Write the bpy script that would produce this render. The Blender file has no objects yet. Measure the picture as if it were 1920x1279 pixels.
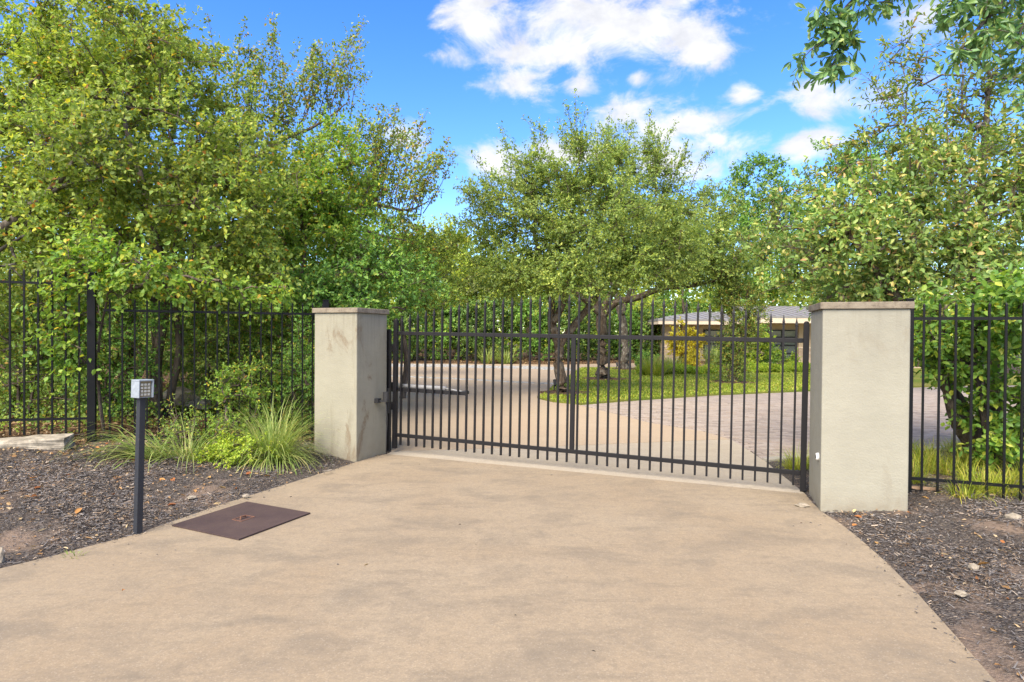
import bpy, math, random
import numpy as np
from mathutils import Matrix, Vector
from math import radians as R, sin, cos, pi

SC = bpy.context.scene
COL = SC.collection
random.seed(4)

# ------------------------------------------------------------------ camera, sky, sun, exposure
cam = bpy.data.cameras.new('camera'); camo = bpy.data.objects.new('camera', cam); COL.objects.link(camo)
camo.location = (0, 0, 1.53)
camo.rotation_euler = (R(90 - .62), R(-.4), 0)
cam.sensor_width = 36; cam.lens = 36 * 1150 / 1920
cam.clip_start = .05; cam.clip_end = 2000
SC.camera = camo

SUN_EL, SUN_AZ = 46, 207          # azimuth of the sun, degrees clockwise from +Y
SKY_STRENGTH, SUN_STRENGTH, EXPOSURE = .14, 2.6, 1.84
SC.view_settings.view_transform = 'Standard'
SC.view_settings.look = 'None'
SC.view_settings.gamma = 1
SC.view_settings.exposure = EXPOSURE
SC.view_settings.use_curve_mapping = False

def N(nt, typ, ins=None, **kw):
    n = nt.nodes.new(typ)
    for k, v in kw.items(): setattr(n, k, v)
    for k, v in (ins or {}).items():
        s = n.inputs[k]
        if isinstance(v, bpy.types.NodeSocket): nt.links.new(v, s)
        else: s.default_value = v
    return n

def math_(nt, op, a, b=None, clamp=False):
    n = nt.nodes.new('ShaderNodeMath'); n.operation = op; n.use_clamp = clamp
    for i, v in enumerate((a, b)):
        if v is None: continue
        if isinstance(v, bpy.types.NodeSocket): nt.links.new(v, n.inputs[i])
        else: n.inputs[i].default_value = v
    return n.outputs[0]

def mapr(nt, v, a, b, c, d, smooth=False):
    n = nt.nodes.new('ShaderNodeMapRange'); n.clamp = True
    if smooth: n.interpolation_type = 'SMOOTHSTEP'
    nt.links.new(v, n.inputs[0])
    for i, x in enumerate((a, b, c, d)): n.inputs[i + 1].default_value = x
    return n.outputs[0]

def mixc(nt, f, a, b, mode='MIX'):
    n = nt.nodes.new('ShaderNodeMix'); n.data_type = 'RGBA'; n.blend_type = mode
    for i, v in ((0, f), (6, a), (7, b)):
        if isinstance(v, bpy.types.NodeSocket): nt.links.new(v, n.inputs[i])
        elif i == 0: n.inputs[i].default_value = v
        else: n.inputs[i].default_value = (v[0], v[1], v[2], 1)
    return n.outputs[2]

def ramp(nt, fac, stops, interp='LINEAR'):
    n = nt.nodes.new('ShaderNodeValToRGB'); n.color_ramp.interpolation = interp
    e = n.color_ramp.elements
    while len(e) < len(stops): e.new(.5)
    for el, (p, c) in zip(e, sorted(stops, key=lambda s: s[0])):
        el.position = p; el.color = (c[0], c[1], c[2], 1)
    nt.links.new(fac, n.inputs[0])
    return n.outputs[0]

W = bpy.data.worlds.new('World'); SC.world = W; W.use_nodes = True
nt = W.node_tree; nt.nodes.clear()
sky = nt.nodes.new('ShaderNodeTexSky'); sky.sky_type = 'NISHITA'; sky.sun_disc = False
sky.sun_elevation = R(SUN_EL); sky.sun_rotation = R(SUN_AZ)
sky.air_density = 1.0; sky.dust_density = .3; sky.ozone_density = 3.0; sky.altitude = 200
hs = N(nt, 'ShaderNodeHueSaturation', {'Hue': .516, 'Saturation': 1.32, 'Value': .75, 'Color': sky.outputs[0]})
tc = nt.nodes.new('ShaderNodeTexCoord')
dirv = tc.outputs['Generated']
CLOUDS = [(0.164,0.876,0.453,0.174,0.070),(0.252,0.868,0.428,0.083,0.043),(-0.046,0.891,0.452,0.065,0.065),(-0.003,0.910,0.415,0.104,0.028),
(-0.105,0.907,0.409,0.042,0.017),(0.083,0.905,0.417,0.070,0.043),(0.017,0.924,0.382,0.068,0.026),(0.101,0.922,0.374,0.037,0.019),
(0.259,0.914,0.312,0.105,0.030),(0.170,0.927,0.334,0.048,0.026),(0.301,0.909,0.290,0.083,0.024),(0.327,0.880,0.344,0.024,0.015),
(0.422,0.846,0.327,0.039,0.026),(0.498,0.805,0.323,0.039,0.019),(0.410,0.871,0.271,0.045,0.022),(0.237,0.935,0.263,0.09,0.028),
(-0.027,0.964,0.265,0.043,0.033),(0.085,0.957,0.278,0.130,0.023),(0.182,0.907,0.380,0.019,0.012),(-0.171,0.938,0.300,0.033,0.024),
(0.499,0.769,0.400,0.052,0.026),(0.276,0.872,0.403,0.039,0.022)]
best = None
for x, y, z, a, b in CLOUDS:
    s = N(nt, 'ShaderNodeVectorMath', {0: dirv, 1: (x, y, z)}, operation='SUBTRACT')
    m = N(nt, 'ShaderNodeVectorMath', {0: s.outputs[0], 1: (.85 / a, 4, .8 / b)}, operation='MULTIPLY')
    l = N(nt, 'ShaderNodeVectorMath', {0: m.outputs[0]}, operation='LENGTH').outputs['Value']
    best = l if best is None else math_(nt, 'SMOOTH_MIN', best, l)
    if best.node.operation == 'SMOOTH_MIN': best.node.inputs[2].default_value = .25
blob = math_(nt, 'SUBTRACT', 1.0, best)
blob = math_(nt, 'MAXIMUM', blob, -.8)
vs = N(nt, 'ShaderNodeVectorMath', {0: dirv, 1: (1, 1, 1.7)}, operation='MULTIPLY').outputs[0]
n1 = N(nt, 'ShaderNodeTexNoise', {'Vector': vs, 'Scale': 11.0, 'Detail': 9.0, 'Roughness': .62, 'Distortion': .4}).outputs[0]
n2 = N(nt, 'ShaderNodeTexNoise', {'Vector': vs, 'Scale': 2.2, 'Detail': 7.0, 'Roughness': .55}).outputs[0]
n3 = N(nt, 'ShaderNodeTexNoise', {'Vector': vs, 'Scale': 16.0, 'Detail': 5.0, 'Roughness': .6}).outputs[0]
dens = math_(nt, 'ADD', blob, math_(nt, 'MULTIPLY', math_(nt, 'SUBTRACT', n1, .5), 3.3))
dens = mapr(nt, dens, .04, .95, 0, .95, True)
wide = mapr(nt, n2, .46, .60, 0, .95, True)
# the listed clouds are those of the view; broken cloud added over the unseen sky whitens the fill light
fwd = N(nt, 'ShaderNodeVectorMath', {0: dirv, 1: (0, .94, .34)}, operation='DOT_PRODUCT').outputs['Value']
wide = math_(nt, 'MULTIPLY', wide, mapr(nt, fwd, .68, .80, 1, 0, True))
cover = math_(nt, 'MAXIMUM', dens, wide)
ccol = mixc(nt, mapr(nt, n3, .35, .65, 0, 1), (1.75, 1.76, 1.81), (2.3, 2.28, 2.25))
skyc = mixc(nt, cover, hs.outputs[0], ccol)
bg = N(nt, 'ShaderNodeBackground', {'Color': skyc, 'Strength': SKY_STRENGTH})
out = nt.nodes.new('ShaderNodeOutputWorld'); nt.links.new(bg.outputs[0], out.inputs[0])

sun = bpy.data.lights.new('sun', 'SUN'); sun.energy = SUN_STRENGTH; sun.angle = R(50); sun.color = (1, .88, .70)
suno = bpy.data.objects.new('sun', sun); COL.objects.link(suno)
sd = Vector((sin(R(SUN_AZ)) * cos(R(SUN_EL)), cos(R(SUN_AZ)) * cos(R(SUN_EL)), sin(R(SUN_EL))))
suno.rotation_euler = sd.to_track_quat('Z', 'Y').to_euler()
suno.location = (0, -5, 30)

SC.render.engine = 'CYCLES'
SC.cycles.max_bounces = 10; SC.cycles.diffuse_bounces = 6; SC.cycles.transmission_bounces = 8; SC.cycles.glossy_bounces = 2
SC.cycles.use_denoising = True

# ------------------------------------------------------------------ mesh helpers
def props(o, label=None, cat=None, group=None, kind=None):
    if label: o['label'] = label
    if cat: o['category'] = cat
    if group: o['group'] = group
    if kind: o['kind'] = kind
    return o

def empty(name, loc, rz=0, label=None, cat=None, group=None):
    o = bpy.data.objects.new(name, None); COL.objects.link(o)
    o.location = loc; o.rotation_euler = (0, 0, rz); o.empty_display_size = .2
    return props(o, label, cat, group)

class MB:
    def __init__(s): s.V = []; s.F = []; s.n = 0
    def add(s, V, F):
        V = np.asarray(V, float).reshape(-1, 3); F = np.asarray(F, int)
        s.V.append(V); s.F.append(F + s.n); s.n += len(V); return s
    def box(s, x0, x1, y0, y1, z0, z1):
        v = [(x, y, z) for z in (z0, z1) for y in (y0, y1) for x in (x0, x1)]
        return s.add(v, [(0, 2, 3, 1), (4, 5, 7, 6), (0, 1, 5, 4), (1, 3, 7, 5), (3, 2, 6, 7), (2, 0, 4, 6)])
    def prism(s, poly, z0, z1):
        n = len(poly)
        if sum(poly[i][0] * poly[(i + 1) % n][1] - poly[(i + 1) % n][0] * poly[i][1] for i in range(n)) < 0: poly = poly[::-1]
        v = [(x, y, z0) for x, y in poly] + [(x, y, z1) for x, y in poly]
        s.add(v, [(i, (i + 1) % n, n + (i + 1) % n, n + i) for i in range(n)])
        s.F.append(np.array([[n + i for i in range(n)]]) + s.n - 2 * n)
        s.F.append(np.array([[n - 1 - i for i in range(n)]]) + s.n - 2 * n)
        return s
    def tube(s, pts, rad, k=6, cap=True):
        pts = np.asarray(pts, float); n = len(pts)
        rad = np.full(n, rad) if np.isscalar(rad) else np.asarray(rad, float)
        t = np.gradient(pts, axis=0); t /= np.linalg.norm(t, axis=1)[:, None] + 1e-9
        ref = np.array((0, 0, 1.)) if abs(t[0][2]) < .9 else np.array((1., 0, 0))
        u = np.cross(t, ref); u /= np.linalg.norm(u, axis=1)[:, None] + 1e-9
        w = np.cross(t, u)
        a = np.arange(k) * 2 * pi / k
        ring = pts[:, None] + rad[:, None, None] * (u[:, None] * np.cos(a)[None, :, None] + w[:, None] * np.sin(a)[None, :, None])
        i = np.arange(n - 1)[:, None] * k; j = np.arange(k)[None]; j2 = (j + 1) % k
        F = np.stack([i + j, i + j2, i + k + j2, i + k + j], -1).reshape(-1, 4)
        base = s.n
        s.add(ring.reshape(-1, 3), F)
        if cap:
            s.F.append(np.array([list(range(k - 1, -1, -1))]) + base)
            s.F.append(np.array([[(n - 1) * k + q for q in range(k)]]) + base)
        return s
    def mesh(s, name, flat=True):
        V = np.concatenate(s.V)
        idx = np.concatenate([f.ravel() for f in s.F])
        tot = np.concatenate([np.full(f.shape[0], f.shape[1]) for f in s.F])
        st = np.concatenate([[0], np.cumsum(tot)[:-1]])
        me = bpy.data.meshes.new(name)
        me.vertices.add(len(V)); me.vertices.foreach_set('co', V.astype(np.float32).ravel())
        me.loops.add(len(idx)); me.loops.foreach_set('vertex_index', idx.astype(np.int32))
        me.polygons.add(len(st)); me.polygons.foreach_set('loop_start', st.astype(np.int32))
        me.update(calc_edges=True); me.validate()
        if flat: me.shade_flat()
        return me
    def build(s, name, mat, parent=None, flat=True, kind=None, bevel=0, **kw):
        me = s.mesh(name, flat); me.materials.append(mat)
        return link(name, me, parent, kind, bevel, **kw)

def link(name, me, parent=None, kind=None, bevel=0, label=None, cat=None, group=None, loc=None):
    o = bpy.data.objects.new(name, me); COL.objects.link(o)
    if parent is not None: o.parent = parent
    if loc is not None: o.location = loc
    if bevel:
        b = o.modifiers.new('bevel', 'BEVEL'); b.width = bevel; b.segments = 2; b.limit_method = 'ANGLE'
    return props(o, label, cat, group, kind)

def inpoly(x, y, poly):
    r = np.zeros(np.shape(x), bool); n = len(poly)
    for i in range(n):
        (x0, y0), (x1, y1) = poly[i], poly[(i + 1) % n]
        if y0 == y1: continue
        c = ((y0 > y) != (y1 > y)) & (x < (x1 - x0) * (y - y0) / (y1 - y0) + x0)
        r ^= c
    return r

def sdist(x, y, poly):
    """distance to a polygon, negative inside"""
    d = np.full(np.shape(x), 1e9); n = len(poly)
    for i in range(n):
        a = np.array(poly[i]); b = np.array(poly[(i + 1) % n]); e = b - a
        t = np.clip(((x - a[0]) * e[0] + (y - a[1]) * e[1]) / (e @ e), 0, 1)
        d = np.minimum(d, np.hypot(x - a[0] - t * e[0], y - a[1] - t * e[1]))
    return np.where(inpoly(x, y, poly), -d, d)

def vnoise(x, y, s, seed=0):
    """cheap smooth value noise, -1..1"""
    r = np.random.default_rng(seed).random((256, 256)) * 2 - 1
    X = np.asarray(x) * s + 100.3; Y = np.asarray(y) * s + 57.7
    i = np.floor(X).astype(int); j = np.floor(Y).astype(int); u = X - i; v = Y - j
    u = u * u * (3 - 2 * u); v = v * v * (3 - 2 * v)
    g = lambda a, b: r[a % 256, b % 256]
    return (g(i, j) * (1 - u) + g(i + 1, j) * u) * (1 - v) + (g(i, j + 1) * (1 - u) + g(i + 1, j + 1) * u) * v

def nrm(a): return a / (np.linalg.norm(a, axis=-1, keepdims=True) + 1e-9)

# ------------------------------------------------------------------ materials
def newmat(name):
    m = bpy.data.materials.new(name); m.use_nodes = True
    t = m.node_tree; t.nodes.clear(); return m, t

def finish(t, col, rough=.8, bump=None, bstr=.3, bdist=.01, spec=.3, metal=0.0):
    p = N(t, 'ShaderNodeBsdfPrincipled', {'Metallic': metal, 'Specular IOR Level': spec})
    for key, v in (('Base Color', col), ('Roughness', rough)):
        if isinstance(v, bpy.types.NodeSocket): t.links.new(v, p.inputs[key])
        elif key == 'Base Color': p.inputs[key].default_value = (*v, 1)
        else: p.inputs[key].default_value = v
    if bump is not None:
        b = N(t, 'ShaderNodeBump', {'Strength': bstr, 'Distance': bdist, 'Height': bump}); t.links.new(b.outputs[0], p.inputs['Normal'])
    o = t.nodes.new('ShaderNodeOutputMaterial'); t.links.new(p.outputs[0], o.inputs[0])
    return p

def objc(t): return t.nodes.new('ShaderNodeTexCoord').outputs['Object']
def noise(t, vec, scale, detail=4, rough=.55, dist=0):
    return N(t, 'ShaderNodeTexNoise', {'Vector': vec, 'Scale': scale, 'Detail': detail, 'Roughness': rough, 'Distortion': dist}).outputs[0]
def scaled(t, vec, s): return N(t, 'ShaderNodeVectorMath', {0: vec, 1: s}, operation='MULTIPLY').outputs[0]

def leafmat(name, stops, trans=.3, rough=.5, spec=.35, src='island', nscale=.9, var=(.75, 1.22), gain=1.0):
    m, t = newmat(name)
    if src == 'island': rnd = t.nodes.new('ShaderNodeNewGeometry').outputs['Random Per Island']
    else: rnd = t.nodes.new('ShaderNodeObjectInfo').outputs['Random']
    c = ramp(t, rnd, [(q, tuple(min(.6, v * gain) for v in cc)) for q, cc in stops])
    pos = t.nodes.new('ShaderNodeNewGeometry').outputs['Position']
    f = mapr(t, noise(t, pos, nscale, 3), .3, .7, var[0], var[1])
    c = mixc(t, 1.0, c, N(t, 'ShaderNodeCombineColor', {0: f, 1: f, 2: f}).outputs[0], 'MULTIPLY')
    p = N(t, 'ShaderNodeBsdfPrincipled', {'Base Color': c, 'Roughness': rough, 'Specular IOR Level': spec})
    tcol = mixc(t, 1.0, c, (1.42, 1.42, .8), 'MULTIPLY')
    tr = N(t, 'ShaderNodeBsdfTranslucent', {'Color': tcol})
    mx = N(t, 'ShaderNodeMixShader', {0: trans, 1: p.outputs[0], 2: tr.outputs[0]})
    o = t.nodes.new('ShaderNodeOutputMaterial'); t.links.new(mx.outputs[0], o.inputs[0])
    return m

def barkmat(name, a, b, lichen=None, sc=14):
    m, t = newmat(name); v = objc(t)
    st = scaled(t, v, (1, 1, .28))
    n = noise(t, st, sc, 5, .65)
    c = ramp(t, n, [(.35, a), (.6, b)])
    if lichen:
        c = mixc(t, mapr(t, noise(t, v, 7, 4, .6), .52, .62, 0, .8), c, lichen)
    w = noise(t, st, sc * 1.6, 4, .6)
    finish(t, c, .9, w, .8, .03, .15)
    return m

def metalmat(name, c, rough=.42, wear=(.09, .08, .07)):
    m, t = newmat(name); v = objc(t)
    n = noise(t, v, 22, 5, .65)
    cc = mixc(t, mapr(t, n, .62, .75, 0, .35), c, wear)
    finish(t, cc, mapr(t, noise(t, v, 9, 3), .3, .7, rough - .08, rough + .15), noise(t, v, 260, 2), .08, .002, .28)
    return m

# ground surfaces
def concrete(name, base, dark, light, stain=1.0):
    m, t = newmat(name); v = objc(t)
    big = noise(t, v, .55, 4, .6, .6)
    c = mixc(t, mapr(t, big, .36, .64, 0, 1), base, light)
    mid = noise(t, scaled(t, v, (1, 1.6, 1)), 1.7, 7, .68, .4)
    c = mixc(t, mapr(t, mid, .47, .70, 0, .85 * stain), c, dark)
    blot = noise(t, v, 4.5, 5, .7)
    c = mixc(t, mapr(t, blot, .6, .74, 0, .45 * stain), c, tuple(x * .72 for x in dark))
    strk = noise(t, scaled(t, v, (.5, 2.6, 1)), 2.2, 5, .7)
    c = mixc(t, mapr(t, strk, .56, .7, 0, .4 * stain), c, tuple(x * .8 for x in dark))
    c = mixc(t, mapr(t, noise(t, v, 14, 6, .72), .42, .66, 0, .38), c, dark)
    c = mixc(t, mapr(t, noise(t, v, 38, 5, .75), .44, .64, 0, .30), c, tuple(x * .8 for x in dark))
    fine = noise(t, v, 95, 4, .75)
    c = mixc(t, mapr(t, fine, .35, .7, .3, 0), c, tuple(x * .45 for x in base))
    gr = N(t, 'ShaderNodeTexVoronoi', {'Vector': v, 'Scale': 150.0}).outputs['Color']
    gv = N(t, 'ShaderNodeSeparateColor', {0: gr}).outputs[0]
    c = mixc(t, mapr(t, gv, 0, 1, .16, 0), c, (.13, .1, .08))
    c = mixc(t, mapr(t, gv, .9, 1, 0, .12), c, (.6, .54, .45))
    finish(t, c, .88, fine, .35, .004, .2)
    return m
M = {}
M['drive'] = concrete('tan_concrete', (.325, .252, .166), (.195, .165, .125), (.358, .29, .20))
M['back_drive'] = concrete('tan_concrete_back', (.45, .345, .235), (.36, .285, .205), (.47, .375, .265), .5)
M['apron'] = concrete('grey_concrete', (.43, .37, .275), (.31, .265, .205), (.45, .395, .31), .6)
M['kerb'] = concrete('kerb_concrete', (.42, .39, .33), (.25, .22, .19), (.48, .45, .4), .8)

def mulchmat(name, chips, soil, amount, scale=1.0):
    m, t = newmat(name); v = objc(t)
    vo = N(t, 'ShaderNodeTexVoronoi', {'Vector': scaled(t, N(t, 'ShaderNodeVectorMath', {0: v, 1: scaled(t, N(t, 'ShaderNodeTexNoise', {'Vector': v, 'Scale': 30.0}).outputs['Color'], (.03, .03, .03))}, operation='ADD').outputs[0], (1, 2.2, 1)), 'Scale': 55.0 * scale})
    r = N(t, 'ShaderNodeSeparateColor', {0: vo.outputs['Color']}).outputs[0]
    c = ramp(t, r, chips, 'CONSTANT')
    s = noise(t, v, 1.5, 5, .62)
    sc = mixc(t, noise(t, v, 26, 5, .7), tuple(x * .7 for x in soil), tuple(min(1, x * 1.25) for x in soil))
    c = mixc(t, mapr(t, s, amount, amount + .1, 0, .9), c, sc)
    c = mixc(t, mapr(t, noise(t, v, 70, 4, .7), .35, .65, .4, 0), c, (.02, .016, .013))
    finish(t, c, .92, noise(t, v, 60, 5, .7), .8, .02, .15)
    return m
M['mulch'] = mulchmat('dark_mulch', [(0, (.035, .03, .028)), (.3, (.082, .071, .064)), (.55, (.135, .12, .11)), (.75, (.10, .075, .058)), (.88, (.20, .175, .15)), (.96, (.32, .25, .18))], (.27, .20, .15), .53, 1.6)
M['litter'] = mulchmat('leaf_litter_soil', [(0, (.06, .035, .02)), (.3, (.12, .07, .04)), (.55, (.19, .11, .06)), (.75, (.05, .035, .02)), (.88, (.26, .16, .08)), (.96, (.33, .24, .14))], (.2, .14, .09), .6, .5)
M['soil'] = mulchmat('brown_soil', [(0, (.07, .05, .035)), (.4, (.12, .085, .06)), (.8, (.17, .12, .09))], (.22, .16, .12), .5, .4)

def stucco(name, base, stain_amt, tint):
    m, t = newmat(name); v = objc(t)
    c = mixc(t, mapr(t, noise(t, v, 1.6, 5, .6), .35, .65, 0, 1), base, tuple(x * .88 for x in base))
    # rain streaks and brown blotches that belong to the wall
    st = noise(t, scaled(t, v, (3.0, 3.0, .55)), 2.0, 6, .65, .5)
    c = mixc(t, mapr(t, st, .55, .72, 0, .55 * stain_amt), c, tint)
    bl = noise(t, scaled(t, v, (1, 1, .6)), 3.1, 7, .7, .8)
    c = mixc(t, mapr(t, bl, .57, .66, 0, .6 * stain_amt), c, (.19, .145, .095))
    zz = N(t, 'ShaderNodeSeparateXYZ', {0: v}).outputs[2]
    low = math_(t, 'MULTIPLY', mapr(t, zz, 0, .22, 1, 0), mapr(t, noise(t, v, 7, 5, .7), .35, .65, .2, 1))
    c = mixc(t, math_(t, 'MULTIPLY', low, .65), c, (.20, .16, .11))
    # drip streaks running down from under the cap
    dr = math_(t, 'MULTIPLY', mapr(t, zz, 1.15, 1.78, 0, 1), mapr(t, noise(t, scaled(t, v, (9, 9, .35)), 1.6, 5, .7), .5, .72, 0, 1))
    c = mixc(t, math_(t, 'MULTIPLY', dr, .22 + .4 * stain_amt), c, (.17, .145, .105))
    tr = noise(t, scaled(t, v, (1, 1, 2.2)), 5.5, 5, .65)
    c = mixc(t, mapr(t, tr, .4, .6, 0, .16), c, tuple(x * .7 for x in base))
    hi = noise(t, v, 62, 3, .6)
    b = math_(t, 'ADD', hi, math_(t, 'MULTIPLY', noise(t, v, 17, 3), .8))
    finish(t, c, .9, b, .28, .012, .2)
    return m
M['stucco_l'] = stucco('cream_stucco_stained', (.315, .298, .23), 1.4, (.225, .205, .15))
M['stucco_r'] = stucco('cream_stucco', (.325, .312, .25), .3, (.285, .27, .212))
def capmat():
    m, t = newmat('pillar_cap_stone'); v = objc(t)
    c = mixc(t, mapr(t, noise(t, v, 6, 6, .65), .35, .65, 0, 1), (.28, .24, .18), (.18, .15, .115))
    c = mixc(t, mapr(t, noise(t, v, 24, 5, .7), .5, .68, 0, .8), c, (.13, .105, .08))
    finish(t, c, .9, noise(t, v, 45, 4), .4, .01, .2); return m
M['cap'] = capmat()
M['gate'] = metalmat('charcoal_gate_metal', (.0105, .0098, .0112), .52, (.02, .019, .018))
M['fence'] = metalmat('black_fence_metal', (.0025, .0028, .0036), .5, (.01, .01, .011))
M['keypost'] = metalmat('grey_post_metal', (.03, .033, .04), .45)
M['dull'] = metalmat('galvanised', (.3, .3, .3), .5, (.17, .14, .11))
M['darkbox'] = metalmat('dark_plastic', (.035, .035, .037), .5)

def simple(name, c, rough=.6, spec=.3, metal=0.0, var=.12, sc=30, bump=.1):
    m, t = newmat(name); v = objc(t)
    n = noise(t, v, sc, 4, .65)
    cc = mixc(t, mapr(t, n, .3, .7, 0, 1), tuple(x * (1 - var) for x in c), tuple(min(1, x * (1 + var)) for x in c))
    finish(t, cc, rough, n, bump, .004, spec, metal); return m
M['hood'] = simple('painted_grey_hood', (.26, .30, .34), .5, var=.2)
M['hood_in'] = simple('keypad_panel', (.27, .22, .13), .45)
M['button'] = simple('keypad_button', (.62, .62, .6), .3, .5, .6)
M['white'] = simple('white_plastic', (.8, .8, .78), .35)
M['palestone'] = simple('pale_limestone', (.26, .225, .175), .9, .2, 0, .4, 22, .6)
M['limestone'] = simple('weathered_limestone', (.31, .275, .215), .92, .2, 0, .55, 9, .8)
M['browndebris'] = simple('dry_wood', (.25, .17, .11), .9, .2, 0, .3, 30, .5)
def rustmat():
    m, t = newmat('rusted_steel'); v = objc(t)
    c = mixc(t, mapr(t, noise(t, v, 3, 5, .65), .35, .65, 0, 1), (.058, .037, .036), (.084, .055, .048))
    c = mixc(t, mapr(t, noise(t, v, 120, 4, .7), .4, .7, 0, .45), c, (.032, .022, .022))
    finish(t, c, .75, noise(t, v, 180, 3), .35, .003, .35); return m
M['rust'] = rustmat()
M['rust2'] = simple('orange_rust', (.17, .085, .055), .85, .2, 0, .4, 60, .4)

def pavermat(src):
    m, t = newmat('paver_' + src); v = objc(t)
    g = t.nodes.new('ShaderNodeNewGeometry')
    rnd = t.nodes.new('ShaderNodeObjectInfo').outputs['Random'] if src == 'object' else g.outputs['Random Per Island']
    c = ramp(t, rnd, [(0, (.26, .215, .18)), (.35, (.34, .285, .24)), (.7, (.39, .33, .28)), (1, (.33, .26, .205))])
    n = noise(t, g.outputs['Position'], 60, 4, .7)
    c = mixc(t, mapr(t, n, .35, .65, .35, 0), c, (.09, .08, .075))
    finish(t, c, .9, n, .4, .005, .2); return m
M['paver_o'] = pavermat('object'); M['paver_i'] = pavermat('island')
def paverbase():
    m, t = newmat('paver_far'); v = objc(t)
    b = N(t, 'ShaderNodeTexBrick', {'Vector': v, 'Color1': (.31, .255, .215, 1), 'Color2': (.40, .335, .285, 1), 'Mortar': (.13, .115, .1, 1), 'Scale': 1.0, 'Mortar Size': .004, 'Brick Width': .2, 'Row Height': .1}).outputs[0]
    c = mixc(t, mapr(t, noise(t, v, 3, 5), .35, .65, 0, .4), b, (.17, .15, .14))
    finish(t, c, .9, None, spec=.2); return m
M['paver_b'] = paverbase()
M['cobble'] = simple('blue_grey_cobble', (.30, .30, .29), .85, .2, 0, .35, 8, .4)

# foliage
G1, G2, G3 = (.06, .105, .018), (.12, .165, .025), (.20, .22, .032)
YL, OR, BR = (.36, .27, .02), (.3, .12, .02), (.13, .06, .025)
M['lf_vine'] = leafmat('leaf_yellow_green', [(0, (.07, .11, .022)), (.4, (.115, .16, .03)), (.8, (.17, .21, .04)), (.94, (.23, .24, .04)), (.965, YL), (.988, OR), (1, BR)], .42, gain=2.16)
M['lf_vine_o'] = leafmat('leaf_yellow_green_single', [(0, (.065, .115, .02)), (.4, (.11, .165, .026)), (.8, (.17, .215, .034)), (.95, (.24, .25, .035)), (1, YL)], .34, src='object', gain=2.16)
M['lf_mid'] = leafmat('leaf_mid_green', [(0, (.055, .11, .02)), (.5, (.10, .165, .024)), (.9, (.16, .21, .03)), (.965, (.26, .24, .025)), (1, OR)], .42, gain=2.27)
M['lf_deep'] = leafmat('leaf_deep_green', [(0, (.035, .08, .018)), (.5, (.065, .13, .022)), (.9, (.10, .17, .03)), (1, (.17, .19, .03))], .3, gain=2.46)
M['lf_under'] = leafmat('leaf_understory', [(0, (.04, .075, .018)), (.5, (.08, .125, .025)), (.92, (.14, .17, .03)), (.97, (.22, .17, .03)), (1, BR)], .42, gain=2.73)
M['lf_lime'] = leafmat('leaf_lime', [(0, (.12, .19, .02)), (.6, (.19, .25, .025)), (1, (.27, .29, .03))], .36, gain=1.86)
M['lf_airy'] = leafmat('leaf_olive_airy', [(0, (.055, .095, .02)), (.5, (.10, .14, .028)), (.85, (.16, .18, .035)), (.95, (.22, .15, .03)), (1, BR)], .3, gain=2.21)
M['lf_oak'] = leafmat('leaf_live_oak', [(0, (.06, .095, .027)), (.45, (.105, .15, .036)), (.85, (.165, .205, .045)), (1, (.23, .245, .05))], .4, gain=2.20)
M['lf_dark'] = leafmat('leaf_dark_hedge', [(0, (.03, .06, .018)), (.5, (.055, .105, .022)), (.9, (.10, .155, .03)), (1, (.2, .2, .03))], .3, gain=2.21)
M['lf_far'] = leafmat('leaf_far_lime', [(0, (.10, .15, .02)), (.5, (.16, .20, .025)), (1, (.23, .25, .035))], .33, gain=2.27)
M['lf_grey'] = leafmat('leaf_grey_olive', [(0, (.085, .105, .045)), (.5, (.13, .15, .06)), (1, (.19, .2, .08))], .3, gain=2.27)
LOQ = [(0, (.055, .10, .024)), (.4, (.09, .142, .034)), (.75, (.14, .18, .045)), (.9, (.21, .22, .06)), (.965, (.27, .22, .075)), (1, (.22, .12, .06))]
M['lf_loq'] = leafmat('leaf_broad_yellowing', LOQ, .33, .42, .45, gain=2.27)
M['lf_loq_o'] = leafmat('leaf_broad_yellowing_single', LOQ, .33, .42, .45, src='object', gain=2.27)
M['lf_loq_low'] = leafmat('leaf_broad_green', [(0, (.045, .10, .018)), (.5, (.085, .155, .025)), (.9, (.15, .21, .03)), (1, (.3, .28, .04))], .33, .42, .45, gain=2.27)
OVH = [(0, (.035, .075, .03)), (.5, (.06, .115, .04)), (.9, (.10, .155, .05)), (1, (.16, .18, .05))]
M['lf_over'] = leafmat('leaf_leathery_dark', OVH, .28, .38, .5, gain=2.95)
M['lf_over_o'] = leafmat('leaf_leathery_dark_single', OVH, .28, .38, .5, src='object', gain=2.95)
M['lf_gold'] = leafmat('leaf_golden', [(0, (.28, .22, .02)), (.6, (.42, .31, .02)), (1, (.5, .36, .03))], .35, gain=1.68)
M['blade'] = leafmat('blade_green', [(0, (.085, .13, .03)), (.5, (.15, .2, .05)), (.88, (.22, .25, .08)), (1, (.33, .27, .12))], .25, gain=1.72)
M['sedge'] = leafmat('sedge_green', [(0, (.12, .17, .02)), (.5, (.2, .235, .025)), (.9, (.29, .27, .04)), (1, (.38, .29, .1))], .3, gain=1.61)
M['lawnblade'] = leafmat('lawn_blade', [(0, (.10, .165, .012)), (.5, (.18, .235, .02)), (.9, (.27, .28, .04)), (1, (.36, .3, .08))], .3, nscale=.25, var=(.8, 1.25), gain=1.47)
M['chips'] = leafmat('mulch_chips', [(0, (.03, .026, .025)), (.25, (.075, .068, .066)), (.5, (.145, .135, .13)), (.72, (.25, .232, .22)), (.82, (.11, .07, .045)), (.92, (.32, .23, .15)), (1, (.46, .39, .31))], 0.0, .85, .2)
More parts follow.
